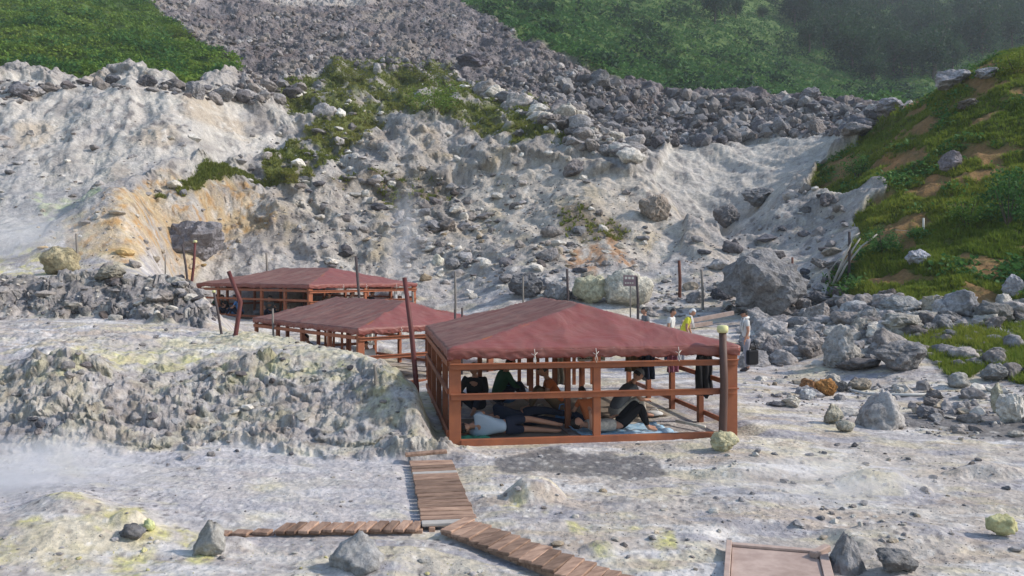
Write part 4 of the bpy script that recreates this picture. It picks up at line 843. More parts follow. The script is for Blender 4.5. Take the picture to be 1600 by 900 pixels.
# hanging cloths
def hanging(name, L, x, y, ztop, w, h, mat, label, cat, rz=0, taper=.25, seed=0, thick=.02, rag=.05):
    nx, nz = 16, 18; V = []
    for b in range(nz+1):
        t = b/nz
        for a in range(nx+1):
            s = a/nx-.5; ww = w*(1-taper*math.sin(t*2.2)*.6-(.35*math.exp(-t*9)))
            V.append((s*ww+.03*t*mnoise.noise(Vector((seed, t*3, 0))), .05*math.sin(s*14+seed)*(.3+t)+.03*mnoise.noise(Vector((s*5, t*4, seed))), -h*t*(1-rag*mnoise.noise(Vector((s*6, seed, 3))))))
    Q = [(b*(nx+1)+a, b*(nx+1)+a+1, (b+1)*(nx+1)+a+1, (b+1)*(nx+1)+a) for b in range(nz) for a in range(nx)]
    p = L(x, y, ztop); o = link(name, pymesh(name, V, Q, mat, True), loc=p, rot=(0, 0, rz), label=label, category=cat)
    md = o.modifiers.new('thickness', 'SOLIDIFY'); md.thickness = thick; md.offset = 0; return o
W1 = 5.12
hanging('jacket', L1, W1-.12, 1.25, 1.34, .42, .78, M_black, 'black jacket hanging from the rail beside the round corner post', 'jacket', .25, .5, 3, .05, .25)
hanging('towel', L1, W1-.32, 2.5, 1.36, .30, .50, M_purple, 'purple pink towel hanging inside the nearest shelter', 'towel', .5, .1, 5)
hanging('trousers', L1, W1-.55, 3.3, 1.40, .34, .78, M_navy, 'dark blue trousers hanging beside the purple towel', 'trousers', .4, .2, 7, .04)
hanging('shirt', L1, W1-.85, 3.4, 1.40, .42, .62, M_brownc, 'brown shirt hanging next to the dark blue trousers', 'shirt', .3, .2, 9, .03)
hanging('towel', L1, 2.75, 4.2, 1.38, .26, .95, M_beige, 'pale patterned cloth hanging behind the middle post of the nearest shelter', 'towel', .2, .1, 11)
hanging('towel', L3, 5.4, .15, 1.28, .26, .75, M_white, 'white towel hanging at the corner of the farthest shelter', 'towel', .9, .1, 13)
hanging('towel', L3, 4.9, .15, 1.28, .2, .6, M_white, 'smaller white towel hanging along the front rail of the farthest shelter', 'towel', .9, .1, 14)
hanging('towel', L2, 4.2, 6.8, 1.3, .4, .8, M_white, 'white towel hanging at the rear of the middle shelter', 'towel', .6, .1, 15)
# notice board with lines of print
nb = link('notice_board', None, loc=L1(3.55, 4.3, 1.10), rot=(0, 0, ang1), label='white notice board with rows of dark print inside the nearest shelter', category='notice board')
part('board', box_vf(-.32, .32, -.012, .012, -.17, .17), cloth_mat('white board', (.55, .54, .50), (.45, .44, .42)), nb)
vf = []
for k in range(5):
    x = -.28
    while x < .26:
        l = random.uniform(.02, .06); vf.append(box_vf(x, x+l, -.016, -.013, .12-.058*k-.012, .12-.058*k+.012)); x += l+.014
part('print', merge(vf), M_dark, nb, 0)
# sign on a thin stake
def pole(ub, vb, ut, vt, w, mat, label, Y=None, dy=0, cap=None, name='post', mid=None, cat='post', sides=9, group=None):
    p = hit(ub, vb) if Y is None else gpt(ub, Y)
    Yt = p.y+dy; top = Vector(((ut-CX)/F*Yt, Yt, CAMZ-(vt-HV)/F*Yt)); r = w/F*p.y/2
    pts = [p-Vector((0, 0, .25)), p]
    if mid: pts.append(Vector(((mid[0]-CX)/F*p.y, p.y, CAMZ-(mid[1]-HV)/F*p.y)))
    else: pts.append(p.lerp(top, .5)+Vector((r*.4, 0, 0)))
    pts.append(top)
    root = link(name, None, loc=p, label=label, category=cat)
    if group: root['group'] = group
    pts = [q-p for q in pts]
    part('shaft', rodvf(pts, [r*1.05, r*1.05, r, r*.92], sides), mat, root, 0, True)
    if cap:
        t = pts[-1]; part('cap', rodvf([t-Vector((0, 0, r*.6)), t+Vector((0, 0, r*.1)), t+Vector((0, 0, r*1.0)), t+Vector((0, 0, r*1.25))], [r*1.25, r*1.45, r*1.4, r*.9], 12), cap, root, 0, True)
    return root
pole(1129, 686, 1129, 516, 12.5, M_brn, 'round dark brown corner post with a yellow cap at the nearest shelter', 15.02, cap=M_ycap, sides=14)
pole(651, 612, 632, 434, 8, M_redp, 'tall dark red leaning post between the nearest and the middle shelter', 16.1, .3)
pole(294, 468, 285, 382, 3.6, M_dark, 'thin black post crossing in front of the dark lava slab', 27.5)
pole(299, 452, 305, 378, 4.2, M_redp, 'reddish post with a pale tip leaning over the thin black one', 28, cap=M_ycap)
pole(346, 522, 334, 456, 4, M_dark, 'short leaning post with a crusted yellow top before the farthest shelter', None, cap=M_ycap)
pole(368, 524, 357, 424, 7, M_redp, 'thick bent driftwood post before the farthest shelter', None, mid=(376, 472))
pole(566, 480, 556, 400, 4.6, M_dark, 'tall thin black post in front of the farthest shelter', 31.5)
pole(711, 490, 711, 424, 3.6, M_greyp, 'slim grey post on the slope behind the ridge of the nearest shelter', 33)
pole(712, 500, 711, 484, 4, M_dark, 'short dark stub behind the roof corner of the nearest shelter', 24)
pole(722, 500, 722, 481, 3.4, M_dark, 'thinner dark stub next to the short one behind the roof corner', 24.6)
pole(646, 492, 645, 456, 3.6, M_greyp, 'grey stake beside the tall dark red leaning post', 31)
pole(887, 480, 886, 420, 4.2, M_dark, 'dark post before the pale yellow boulder', 33.5)
pole(997, 492, 995, 432, 4.2, M_dark, 'dark post at the edge of the big white boulder', 32.5)
pole(1062, 462, 1061, 407, 5, M_iron, 'rust coloured post in the stones behind the nearest shelter', 37)
pole(1098, 484, 1096, 421, 4, M_greyp, 'grey post between the rust coloured post and the largest boulder', 35)
pole(817, 492, 817, 432, 3, M_greyp, 'faint thin post right behind the roof of the nearest shelter', 31)
pole(417, 428, 416, 395, 3.2, M_greyp, 'thin post on the slope above the farthest shelter', 43)
pole(121, 424, 119, 365, 3.2, M_greyp, 'thin post standing before the ochre hump', 31)
pole(258, 436, 258, 398, 2.2, M_greyp, 'very thin rod between the low brown boulder and the lava slab', 30)
pole(587, 604, 585, 570, 4.4, M_greyp, 'short grey stake on top of the near bank', None)
pole(1237, 426, 1238, 402, 3.6, M_iron, 'short rusty stake behind the largest boulder', 38)
pole(427, 510, 426, 482, 3.4, M_greyp, 'short grey stake beside the far corner of the middle shelter', 27)
pole(1326, 436, 1327, 362, 4.4, M_dark, 'black post holding a bundle of bleached branches', None)
sg = link('sign', None, loc=gpt(985, 33.2), label='small purple brown sign plate on a thin stake before the big white boulder', category='sign')
zt_ = CAMZ-(447-HV)/F*33.2-sg.location.z
part('stake', rodvf([(0, 0, -.2), (0, 0, zt_*.5), (0, 0, zt_+.1)], [.028]*3, 8), M_greyp, sg, 0, True)
part('plate', box_vf(-.28, .24, -.05, -.028, zt_, zt_+.42), cloth_mat('faded plate', (.22, .15, .17), (.30, .22, .22)), sg)
part('lettering', merge([box_vf(x, x+.09, -.058, -.0502, zt_+.27, zt_+.36) for x in (-.22, -.09, .04)]+[box_vf(x, x+.06, -.058, -.0502, zt_+.10, zt_+.14) for x in (-.22, -.13, -.04, .05)]), M_rope, sg, 0)
# bleached branches, wire fence bits, hose, boards
fb = hit(1303, 450); g = link('dead_branches', None, loc=fb, label='bundle of bleached dead branches leaning on the black post', category='branches')
for k, (pts) in enumerate([[(1300,448),(1308,430),(1330,395),(1345,372)], [(1297,442),(1294,425),(1310,405),(1326,396)], [(1304,446),(1320,415),(1345,385),(1370,366)], [(1299,445),(1318,400),(1326,385),(1332,370),(1342,364)]]):
    q = [Vector(((u-CX)/F*(fb.y-.05*k), fb.y-.1*k+.02*j, CAMZ-(v-HV)/F*(fb.y-.05*k)))-fb for j, (u, v) in enumerate(pts)]
    part('branch', rodvf(q, [.055-.008*j for j in range(len(q))], 7), M_bark2, g, 0, True)
fw = hit(1443, 366); g = link('wire_fence', None, loc=fw, label='short white topped stake with a sagging wire in the dark grass', category='fence')
part('stake', rodvf([(0, 0, -.2), (0, 0, .3), (0, 0, .62)], [.045, .045, .04], 8), M_rope, g, 0, True)
part('wire', rodvf([(-1.25, 0, .12), (-.6, 0, .06), (0, 0, .16)], [.012]*3, 5), M_bark2, g, 0, True)
hp = [hit(u, v) for u, v in ((1314,607),(1330,613),(1352,618),(1380,620),(1415,620),(1450,620))]
g = link('hose', pymesh('hose', *[x for x in (lambda t: (t[0], t[1]))(rodvf([q-hp[0]+Vector((0, 0, .04)) for q in hp], [.035]*6, 8))], M_hose, True), loc=hp[0], label='grey hose lying across the flat behind the cone shaped boulder', category='hose')
pa, pb = gpt(1066, 31.5), gpt(1146, 32.2)
g = link('plank_stack', None, loc=pa, label='long reddish boards lying before the largest boulder', category='planks')
d_ = pb-pa
part('plank', beam_vf(Vector((0, 0, .26)), d_+Vector((0, 0, .42)), .10, .16), M_wood3, g); part('plank', beam_vf(Vector((-.1, -.2, .10)), d_*.55+Vector((0, -.2, .14)), .12, .14), M_wood3, g)
wt = link('white_tube', pymesh('white_tube', *rodvf([(-.22, .3, .05), (0, 0, .05), (.2, -.3, .05)], [.028]*3, 8), M_rope, True), loc=L1(W1-.5, .95, .02), label='white stick lying inside the corner of the nearest shelter', category='stick')
# small bags on the floor
def bag(L, x, y, s, mat, label, z=0, name='bag', cat='bag', seed=1):
    v, f_ = rock_np(seed, 3, 6, .05, .5); v = v*np.array([s[0], s[1], s[2]])*.55; v[:,2] -= v[:,2].min()
    g = link(name, None, loc=L(x, y, z), rot=(0, 0, seed), label=label, category=cat)
    me = np_mesh('pouch', v, f_, True, None, [mat]); link('pouch', me, g)
    part('strap', rodvf([(-s[0]*.25, 0, s[2]*.9), (-s[0]*.15, 0, s[2]*1.25), (s[0]*.15, 0, s[2]*1.25), (s[0]*.25, 0, s[2]*.9)], [.012]*4, 6), mat, g, 0, True)
bag(L1, 2.35, 1.9, (.4, .3, .28), M_brightb, 'blue bag on the mat beside the middle posts', seed=4)
bag(L1, 2.05, 2.6, (.35, .3, .2), M_beige, 'pale bag behind the blue bag in the nearest shelter', seed=7)
bag(L1, 4.35, 2.3, (.35, .3, .12), M_white, 'crumpled white bag near the rear right posts of the nearest shelter', seed=9)
bag(L1, 1.55, 3.7, (.45, .35, .3), M_brightb, 'blue bag in front of the slatted rear wall', .12, seed=12)

# boardwalks
def boardwalk(pa, pb, w, n, label, mat=M_wood2, z=.05, skew=0, rails=True, th=.035, bury=0, grp='boardwalk sections', jag=.02, wa=None):
    pa, pb = Vector((*pa, 0)), Vector((*pb, 0)); L_ = (pb-pa).length; t = (pb-pa).normalized(); s = Vector((-t.y, t.x, 0))
    o = link('boardwalk', None, loc=(pa.x, pa.y, 0), rot=(0, 0, math.atan2(t.y, t.x)), label=label, category='boardwalk', group=grp)
    for k in range(n):
        a = (k+.5)/n*L_; wd = L_/n*random.uniform(.78, .93); ww = (wa+(w-wa)*k/n if wa else w)
        c, sn = skew+random.uniform(-.03, .03), 0; e1, e2 = random.uniform(0, jag), random.uniform(0, jag)
        p = Vector((a-math.tan(c)*ww/2, -ww/2-e1, z+random.uniform(-.006, .008))); q = Vector((a+math.tan(c)*ww/2, ww/2+e2, z+random.uniform(-.006, .008)))
        part('plank', beam_vf(p, q, wd, th), M_bark2 if (n == 19 and k in (4, 18)) else mat, o, .006)
    for sg_ in (-1, 1): part('bearer', beam_vf((-.02, sg_*(w/2-.10), z-th/2-.045), (L_+.02, sg_*(w/2-.10), z-th/2-.045), .07, .085), mat, o, .005)
    return o
boardwalk((-1.235, 12.95), (-.70, 9.70), .62, 19, 'boardwalk section of crosswise planks climbing straight towards the near bank', z=.06)
boardwalk((-.66, 9.66), (1.45, 7.2), .46, 20, 'boardwalk section of slanting planks running down to the lower edge', z=.075, skew=-.45)
boardwalk((-2.62, 9.60), (-1.03, 9.67), .30, 12, 'narrow low boardwalk section of short blocks joining from the side', z=.05, skew=.25, mat=M_wood2)
boardwalk((-3.35, 9.50), (-2.68, 9.56), .14, 3, 'rotten broken end of the narrow boardwalk beside the conical rock', z=.02, skew=.3)
for k, (p_, q_, w_) in enumerate([((-1.60, 12.95), (-1.05, 12.95), .16)]):
    o = link('loose_plank', None, loc=(-1.3, 13.05, .14), rot=(0, 0, .1), label='dark splintered plank lying across the upper end of the boardwalk', category='plank')
    part('board', beam_vf((-.33, 0, 0), (.30, .06, .03), .16, .04), M_wood2, o)
# low wooden box / footboard at the lower edge
o = link('wooden_trough', None, loc=(2.72, 8.78, -.07), rot=(0, 0, -.27), label='low pinkish wooden walkway box with raised side boards at the lower edge', category='walkway')
part('panel', box_vf(-.44, .40, -1.9, .0, .12, .15), M_wood3, o); part('side_board', box_vf(-.50, -.445, -1.95, .05, -.02, .19), M_wood3, o)
part('side_board', beam_vf((.44, -1.9, .10), (.45, .04, .12), .09, .12), M_wood3, o); part('end_block', beam_vf((.34, -.20, .18), (.50, .03, .20), .08, .07), M_wood3, o, .01)
part('cross_batten', box_vf(-.443, .40, -.055, .02, .152, .18), M_wood3, o)

# ------------------------------------------------------------------ people
dg = bpy.context.evaluated_depsgraph_get
def skin_np(pts, edges, rad, sub=2, root=0):
    me = bpy.data.meshes.new('t'); me.from_pydata([tuple(p) for p in pts], edges, [])
    o = bpy.data.objects.new('t', me); C.objects.link(o)
    o.modifiers.new('s', 'SKIN'); sv = me.skin_vertices[0].data
    for k, r in enumerate(rad): sv[k].radius = (r, r) if np.isscalar(r) else r; sv[k].use_root = (k == root)
    m = o.modifiers.new('b', 'SUBSURF'); m.levels = sub; m.render_levels = sub
    bpy.context.view_layer.update(); ev = o.evaluated_get(dg()); t = ev.to_mesh()
    V = [tuple(v.co) for v in t.vertices]; Fq = [tuple(p.vertices) for p in t.polygons]; ev.to_mesh_clear()
    bpy.data.objects.remove(o); bpy.data.meshes.remove(me); return V, Fq
def head_vf(c, up, fwd, r=.105, shell=0, part_='all'):
    v, f = ICO[3]; up = up.normalized(); fwd = (fwd-up*fwd.dot(up)).normalized(); rt = fwd.cross(up); V = []
    for p in v:
        x, y, z = p; k = 1.0
        sx, sy, sz = .76, .92, 1.12
        if z < -.1: sx *= 1-.28*(-z-.1); sy *= 1-.10*(-z)
        q = Vector((x*sx, y*sy, z*sz))
        if shell == 0:
            q.y += .20*math.exp(-((x/.14)**2+((z+.12)/.20)**2))*(y > 0)            # nose
            q.y -= .09*(math.exp(-(((abs(x)-.33)/.14)**2+((z-.06)/.12)**2)))*(y > 0) # eye hollows
            q.y += .05*math.exp(-((x/.22)**2+((z+.45)/.08)**2))*(y > 0)              # lips
            q.x += (1 if x > 0 else -1)*.14*math.exp(-(((abs(x)-.95)/.25)**2+((y+.02)/.13)**2+((z+.02)/.22)**2)) # ears
        else: q *= 1+shell
        V.append(c+(rt*q.x+fwd*q.y+up*q.z)*r)
    F_ = [tuple(a) for a in f]
    if part_ == 'hair': F_ = [a for a in F_ if all((v[i][2] > .42 or (v[i][1] < .12 and v[i][2] > -.45)) for i in a)]
    if part_ == 'cap': F_ = [a for a in F_ if all(v[i][2] > .25 for i in a)]
    return [tuple(x) for x in V], F_
BR = dict(pelvis=.115, waist=.105, chest=.125, neck=.052, nk2=.05, shL=.062, shR=.062, elL=.042, elR=.042, wrL=.028, wrR=.028, paL=.030, paR=.030, hiL=.088, hiR=.088, knL=.056, knR=.056, anL=.036, anR=.036, heL=.034, heR=.034, toL=.026, toR=.026)
BE = [('pelvis','waist'),('waist','chest'),('chest','neck'),('neck','nk2'),('chest','shL'),('chest','shR'),('shL','elL'),('elL','wrL'),('wrL','paL'),('shR','elR'),('elR','wrR'),('wrR','paR'),('pelvis','hiL'),('pelvis','hiR'),('hiL','knL'),('knL','anL'),('anL','heL'),('heL','toL'),('hiR','knR'),('knR','anR'),('anR','heR'),('heR','toR')]
SH = [('pelvis','waist'),('waist','chest'),('chest','shL'),('chest','shR'),('shL','elL'),('shR','elR'),('chest','neck')]
TR = [('pelvis','hiL'),('pelvis','hiR'),('hiL','knL'),('knL','anL'),('hiR','knR'),('knR','anR'),('pelvis','waist')]
def human(J, loc, rz, label, shirt, pants, hair=M_hair, cap=None, fwd=(0,1,0), long_sleeve=False, shorts=False, shoes=None, extra=None, scale=1.0, towel=None):
    J = {k: Vector(v) for k, v in J.items()}
    up = (J['head']-J['neck']).normalized(); J['nk2'] = J['neck'].lerp(J['head'], .55)
    root = link('person', None, loc=loc, rot=(0, 0, rz), scale=(scale,)*3, label=label, category='person')
    for s_ in 'LR':
        J.setdefault('pa'+s_, J['wr'+s_]+(J['wr'+s_]-J['el'+s_]).normalized()*.07); J.setdefault('he'+s_, J['an'+s_]+(J['to'+s_]-J['an'+s_])*.35+Vector((0, 0, -.01)))
    def sk(E, mul, ends=None):
        names = []; 
        for a, b in E:
            for k in (a, b):
                if k not in names: names.append(k)
        pts = [J[k] for k in names]
        if ends:
            pts = [ends.get(k, J[k]) for k in names]
        rad = []
        for k in names:
            r = BR[k]*mul
            r *= (.78 if (mul == 1.0 and k in ('chest', 'waist', 'pelvis', 'shL', 'shR', 'hiL', 'hiR')) else 1); rad.append((r*1.28, r*.88) if k in ('chest','waist','pelvis') else r)
        rt_ = names.index('pelvis') if 'pelvis' in names else 0
        return skin_np(pts, [(names.index(a), names.index(b)) for a, b in E], rad, 2, rt_)
    parts = [sk(BE, 1.0), head_vf(J['head'], up, Vector(fwd))]
    for s_, sd_ in (('L', -1), ('R', 1)):       # five fingers on each hand
        w_, p_ = J['wr'+s_], J['pa'+s_]; t = (p_-w_).normalized(); a = t.cross(Vector((.2, .3, 1))).normalized(); nrm = t.cross(a)
        for k, (off, ln) in enumerate(((-.030, .070), (-.010, .080), (.010, .075), (.028, .058))):
            b0 = p_-t*.01+a*off; parts.append(rodvf([b0, b0+t*ln*.5+nrm*.006, b0+t*ln*.8+nrm*.02, b0+t*ln*.95+nrm*.032], [.0095, .009, .008, .006], 6))
        b0 = w_+t*.02-a*.022; parts.append(rodvf([b0, b0-a*.03+t*.025, b0-a*.036+t*.055+nrm*.01], [.011, .010, .007], 6))
    link('body', pymesh('body', *merge(parts), M_skin, True), root)
    se = {} if long_sleeve else {'elL': J['shL'].lerp(J['elL'], .62), 'elR': J['shR'].lerp(J['elR'], .62)}
    E = SH+([('elL','wrL'),('elR','wrR')] if long_sleeve else [])
    se['neck'] = J['chest'].lerp(J['neck'], .75)
    link('shirt', pymesh('shirt', *sk(E, 1.20, se), shirt, True), root)
    te = {'waist': J['pelvis'].lerp(J['waist'], .4)}; E = TR
    if shorts: E = [e for e in TR if 'an' not in e[1]]; te['knL'] = J['hiL'].lerp(J['knL'], .85); te['knR'] = J['hiR'].lerp(J['knR'], .85)
    else: te['anL'] = J['knL'].lerp(J['anL'], .93); te['anR'] = J['knR'].lerp(J['anR'], .93)
    link('trousers', pymesh('trousers', *sk(E, 1.25, te), pants, True), root)
    if cap:
        link('cap', pymesh('cap', *merge([head_vf(J['head'], up, Vector(fwd), .105, .16, 'cap'), (lambda c, f_, r_: ([tuple(c+f_*.09-r_*.075), tuple(c+f_*.09+r_*.075), tuple(c+f_*.175+r_*.05-up*.02), tuple(c+f_*.175-r_*.05-up*.02), tuple(c+f_*.09-r_*.075-up*.012), tuple(c+f_*.09+r_*.075-up*.012), tuple(c+f_*.175+r_*.05-up*.032), tuple(c+f_*.175-r_*.05-up*.032)], [(0,1,2,3),(7,6,5,4),(0,4,5,1),(1,5,6,2),(2,6,7,3),(3,7,4,0)]))(J['head']+up*.04, (Vector(fwd)-up*Vector(fwd).dot(up)).normalized(), (Vector(fwd)-up*Vector(fwd).dot(up)).normalized().cross(up))]), cap, True), root)
    link('hair', pymesh('hair', *head_vf(J['head'], up, Vector(fwd), .105, .07, 'hair'), hair, True), root)
    if shoes:
        for s_ in 'LR': link('shoe', pymesh('shoe', *rodvf([J['an'+s_], J['he'+s_], J['to'+s_]+(J['to'+s_]-J['he'+s_])*.25], [.048, .05, .036], 8), shoes, True), root)
    if towel:
        n_ = J['neck']; f_ = Vector(fwd).normalized()
        link('neck_towel', pymesh('neck_towel', *merge([beam_vf(n_+Vector((0, 0, .03))+f_*.06+s_*Vector((.09, 0, 0)), n_+Vector((0, 0, -.30))+f_*.13+s_*Vector((.10, 0, 0)), .085, .02, f_) for s_ in (-1, 1)]+[rodvf([n_+f_*.06-Vector((.09, 0, -.03)), n_-f_*.085+Vector((0, 0, .05)), n_+f_*.06+Vector((.09, 0, .03))], [.035, .04, .035], 8)]), towel, True), root)
    return root
def stand(lean=0):
    J = dict(pelvis=(0,0,.92), waist=(0,.0+lean*.1,1.06), chest=(0,lean*.3,1.27), neck=(0,lean*.48,1.43), head=(0,lean*.62+.02,1.575),
      shL=(-.175,lean*.42,1.39), shR=(.175,lean*.42,1.39), elL=(-.225,lean*.4-.02,1.12), elR=(.225,lean*.4-.02,1.12), wrL=(-.23,lean*.4+.07,.88), wrR=(.23,lean*.4+.05,.88),
      hiL=(-.09,0,.89), hiR=(.09,0,.89), knL=(-.10,.03,.48), knR=(.10,-.02,.48), anL=(-.10,.0,.08), anR=(.11,-.10,.08), toL=(-.11,.17,.025), toR=(.12,.07,.025))
    return J
def sit(knee=.42, lean=.08, arms='knees'):
    J = dict(pelvis=(0,0,.12), waist=(0,.02,.27), chest=(0,lean+.03,.46), neck=(0,lean*1.6+.04,.62), head=(0,lean*2.1+.07,.765),
      shL=(-.175,lean*1.4+.03,.57), shR=(.175,lean*1.4+.03,.57), elL=(-.25,lean+.16,.36), elR=(.25,lean+.16,.36), wrL=(-.17,lean+.36,.33), wrR=(.17,lean+.36,.33),
      hiL=(-.09,.03,.11), hiR=(.09,.03,.11), knL=(-.2,.40,knee), knR=(.2,.40,knee), anL=(-.13,.58,.08), anR=(.13,.55,.08), toL=(-.15,.76,.03), toR=(.15,.73,.03))
    return J
def lie_side():
    return dict(pelvis=(0,0,.17), waist=(-.16,0,.17), chest=(-.36,0,.20), neck=(-.56,.02,.19), head=(-.71,.04,.15), shL=(-.50,.03,.06), shR=(-.50,-.01,.345), elL=(-.62,.24,.05), elR=(-.36,.20,.36), wrL=(-.78,.16,.05), wrR=(-.45,.34,.2),
      hiL=(.03,.02,.09), hiR=(.03,0,.25), knL=(.36,.20,.07), knR=(.38,.16,.24), anL=(.78,.06,.05), anR=(.80,.02,.17), toL=(.93,.14,.04), toR=(.95,.10,.14))
def lie_back():
    return dict(pelvis=(0,0,.13), waist=(-.16,0,.12), chest=(-.36,0,.14), neck=(-.56,0,.13), head=(-.71,0,.16), shL=(-.50,.18,.13), shR=(-.50,-.18,.13), elL=(-.25,.26,.07), elR=(-.53,-.30,.12), wrL=(-.05,.16,.22), wrR=(-.55,-.28,.36),
      hiL=(.05,.09,.13), hiR=(.05,-.09,.13), knL=(.36,.12,.50), knR=(.40,-.10,.47), anL=(.56,.10,.07), anR=(.52,-.09,.07), toL=(.73,.11,.03), toR=(.69,-.10,.03))
# outside, behind the nearest shelter
p = gpt(1166, 23.6)
J = stand(.06); J['wrR'] = (.24, -.03, .84)
human(J, p, R(90), 'standing man in a dark cap and white shirt, towel round his neck, black bag', M_white, M_greypant, cap=M_black, towel=M_white, shoes=M_dark, scale=1.0)
b = link('handbag', None, loc=p+Vector((.10, -.24, 0)), rot=(0, 0, .3), label='black shoulder bag in the hand of the man in the dark cap', category='bag')
part('pouch', box_vf(-.17, .17, -.07, .07, .20, .60), M_black, b, .035); part('strap', rodvf([(-.1, 0, .58), (-.05, 0, .78), (.03, 0, .84), (.08, 0, .76), (.12, 0, .58)], [.012]*5, 6), M_black, b, 0, True)
J = stand(.45); human(J, gpt(1066, 25.3), R(-110), 'person in a yellow shirt and white headcloth bending forward behind the nearest shelter', M_yellow, M_greypant, hair=M_white, shoes=M_dark, towel=M_white, scale=.99)
human(stand(.15), gpt(1046, 25.6), R(-120), 'dark haired person in white behind the roof beside the white headcloth', M_white, M_navy, shoes=M_dark, scale=.98)
human(stand(.1), gpt(1010, 26.4), R(100), 'person of whom only the dark hair shows above the roof', M_grey, M_navy, shoes=M_dark, scale=.965)
# in the nearest shelter
human(lie_side(), L1(1.08, .62, .01), ang1+.03, 'man in a pale blue shirt and dark shorts lying on his side, back turned', M_ltblue, M_navy, fwd=(0,1,0), shorts=True, scale=1.1)
human(lie_side(), L1(1.55, 1.5, .01), ang1, 'person all in dark clothes lying behind the man in the pale blue shirt', M_navy, M_navy, fwd=(0,1,0), long_sleeve=True, scale=1.12)
human(lie_back(), L1(3.10, .62, .03), ang1, 'person in black trousers lying with bent knees on the light blue sheet', M_beige, M_black, fwd=(0,0,1), scale=1.05)
human(sit(.40, .2), L1(3.45, 2.0, .02), ang1-1.3, 'man in a grey cap sitting hunched behind the person on the blue sheet', M_grey, M_beige, cap=M_grey, scale=1.1)
human(sit(.35, .05), L1(.80, 2.9, .12), ang1+2.7, 'person in black sitting upright at the closed end of the nearest shelter', M_black, M_navy, long_sleeve=True, scale=1.12)
human(sit(.42, .10), L1(1.30, 3.6, .12), ang1-1.35, 'person in a dark green shirt sitting beside the one in black', M_olive, M_navy, long_sleeve=True, scale=1.12)
human(sit(.45, .12), L1(2.45, 2.6, .1), ang1+1.5, 'bare armed person in an orange top sitting behind the middle posts', M_orangec, M_brownc, scale=1.08)
human(sit(.30, .15), L1(2.72, 1.05, .02), ang1+.3, 'person in orange crouching low right behind the middle front post', M_orangec, M_navy, scale=.85)
# middle and farthest shelters
human(sit(.3, .1), L2(.95, .9, .30), 1.0, 'dark haired person in white seen over the near bank in the middle shelter', M_white, M_navy, scale=1.05)
human(sit(.3, .1), L2(.5, 3.6, .35), 2.0, 'dark clothed person sitting along the long side of the middle shelter', M_navy, M_navy, scale=1.05)
q = [(.45, 5.3, M_brightb, 'person in bright blue sitting at the long side of the farthest shelter'), (.5, 6.4, M_black, 'person in black next to the one in bright blue'), (.6, 7.2, M_olive, 'person in green at the far end of the farthest shelter'),
     (.6, 3.6, M_grey, 'person in grey lying low by the long side of the farthest shelter'), (2.6, .8, M_black, 'person in black at the front rail of the farthest shelter'), (3.9, .9, M_navy, 'person in dark blue by the front rail, near the white towels'), (1.8, 1.0, M_brownc, 'person in brown near the front corner of the farthest shelter')]
for k, (x, y, m_, lab) in enumerate(q): human(sit(.35, .08), L3(x, y, .1 if k < 4 else .28), 1.5+k*.8, lab, m_, M_navy, scale=1.08)
# heaped bedding on the far floor
for k, (L_, x, y, mm, lab) in enumerate(((L3, .8, 4.5, M_grey, 'grey bundle beside the people in the farthest shelter'), (L3, .7, 2.6, M_olive, 'green bundle near the front corner of the farthest shelter'), (L3, .55, 5.9, M_brightb, 'blue bundle by the person in bright blue'))): bag(L_, x, y, (.8, .6, .4), mm, lab, .05, seed=20+k)

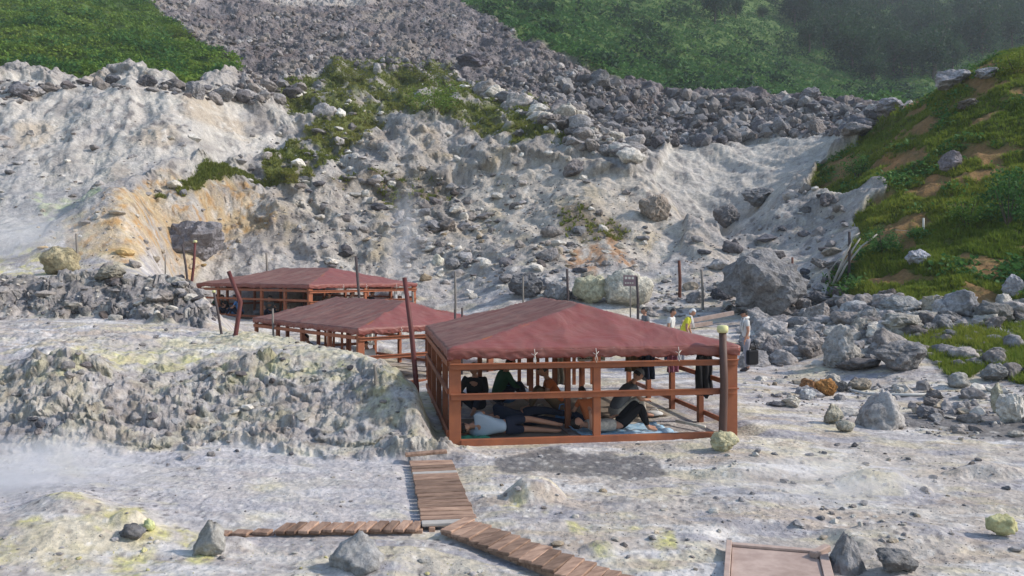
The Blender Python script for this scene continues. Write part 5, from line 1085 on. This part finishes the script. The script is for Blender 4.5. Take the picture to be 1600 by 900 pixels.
# ------------------------------------------------------------------ steam and air
def steam(u, v, Y, w, d, h, dens, label, seed):
    m = bpy.data.materials.new('steam'); m.use_nodes = True; nt = m.node_tree; nt.nodes.clear(); N = nt.nodes; L = nt.links
    out = N.new('ShaderNodeOutputMaterial'); pv = N.new('ShaderNodeVolumePrincipled'); pv.inputs['Color'].default_value = (.97, .97, 1, 1); pv.inputs['Anisotropy'].default_value = .3
    tc = N.new('ShaderNodeTexCoord'); nz = N.new('ShaderNodeTexNoise'); nz.inputs['Scale'].default_value = 1.6; nz.inputs['Detail'].default_value = 3
    L.new(tc.outputs['Object'], nz.inputs['Vector'])
    ln = N.new('ShaderNodeVectorMath'); ln.operation = 'LENGTH'; L.new(tc.outputs['Object'], ln.inputs[0])
    fo = N.new('ShaderNodeMapRange'); fo.inputs[1].default_value = .25; fo.inputs[2].default_value = .98; fo.inputs[3].default_value = 1; fo.inputs[4].default_value = 0; L.new(ln.outputs['Value'], fo.inputs[0])
    ns = N.new('ShaderNodeMapRange'); ns.inputs[1].default_value = .42; ns.inputs[2].default_value = .7; ns.inputs[3].default_value = 0; ns.inputs[4].default_value = dens; L.new(nz.outputs[0], ns.inputs[0])
    mu = N.new('ShaderNodeMath'); mu.operation = 'MULTIPLY'; L.new(fo.outputs[0], mu.inputs[0]); L.new(ns.outputs[0], mu.inputs[1]); L.new(mu.outputs[0], pv.inputs['Density']); L.new(pv.outputs[0], out.inputs['Volume'])
    vv, ff = ICO[3]; p = Vector(((u-CX)/F*Y, Y, CAMZ-(v-HV)/F*Y))
    link('steam', np_mesh('steam', vv, ff, True, None, [m]), loc=p, scale=(w, d, h), rot=(0, 0, seed), kind='stuff', label=label, category='steam')
STEAM = True
if STEAM:
    steam(20, 745, 11.6, 2.3, 1.3, .7, 2.6, 'white steam drifting over the flat below the near bank', .1)
    steam(20, 380, 34, 4.5, 1.5, 1.8, .9, 'steam rising in the clay hollow', .2)
    steam(630, 380, 43, 1.3, 1.2, 4.2, .8, 'thin column of steam on the tan slope', .3)
    steam(1280, 760, 11.2, 1.9, 1.0, .5, 2.0, 'faint steam over the smooth mound on the flat', .15)
HAZE = .00034
if HAZE:
    m = bpy.data.materials.new('haze'); m.use_nodes = True; nt = m.node_tree; nt.nodes.clear()
    out = nt.nodes.new('ShaderNodeOutputMaterial'); pv = nt.nodes.new('ShaderNodeVolumePrincipled'); pv.inputs['Color'].default_value = (.80, .88, 1, 1); pv.inputs['Density'].default_value = HAZE
    nt.links.new(pv.outputs[0], out.inputs['Volume'])
    V, Fq = box_vf(-1050, 1050, -40, 470, -6, float(GZ.max())+60)
    link('haze', pymesh('haze', V, Fq, m), kind='stuff', label='thin blue air filling the valley', category='haze')
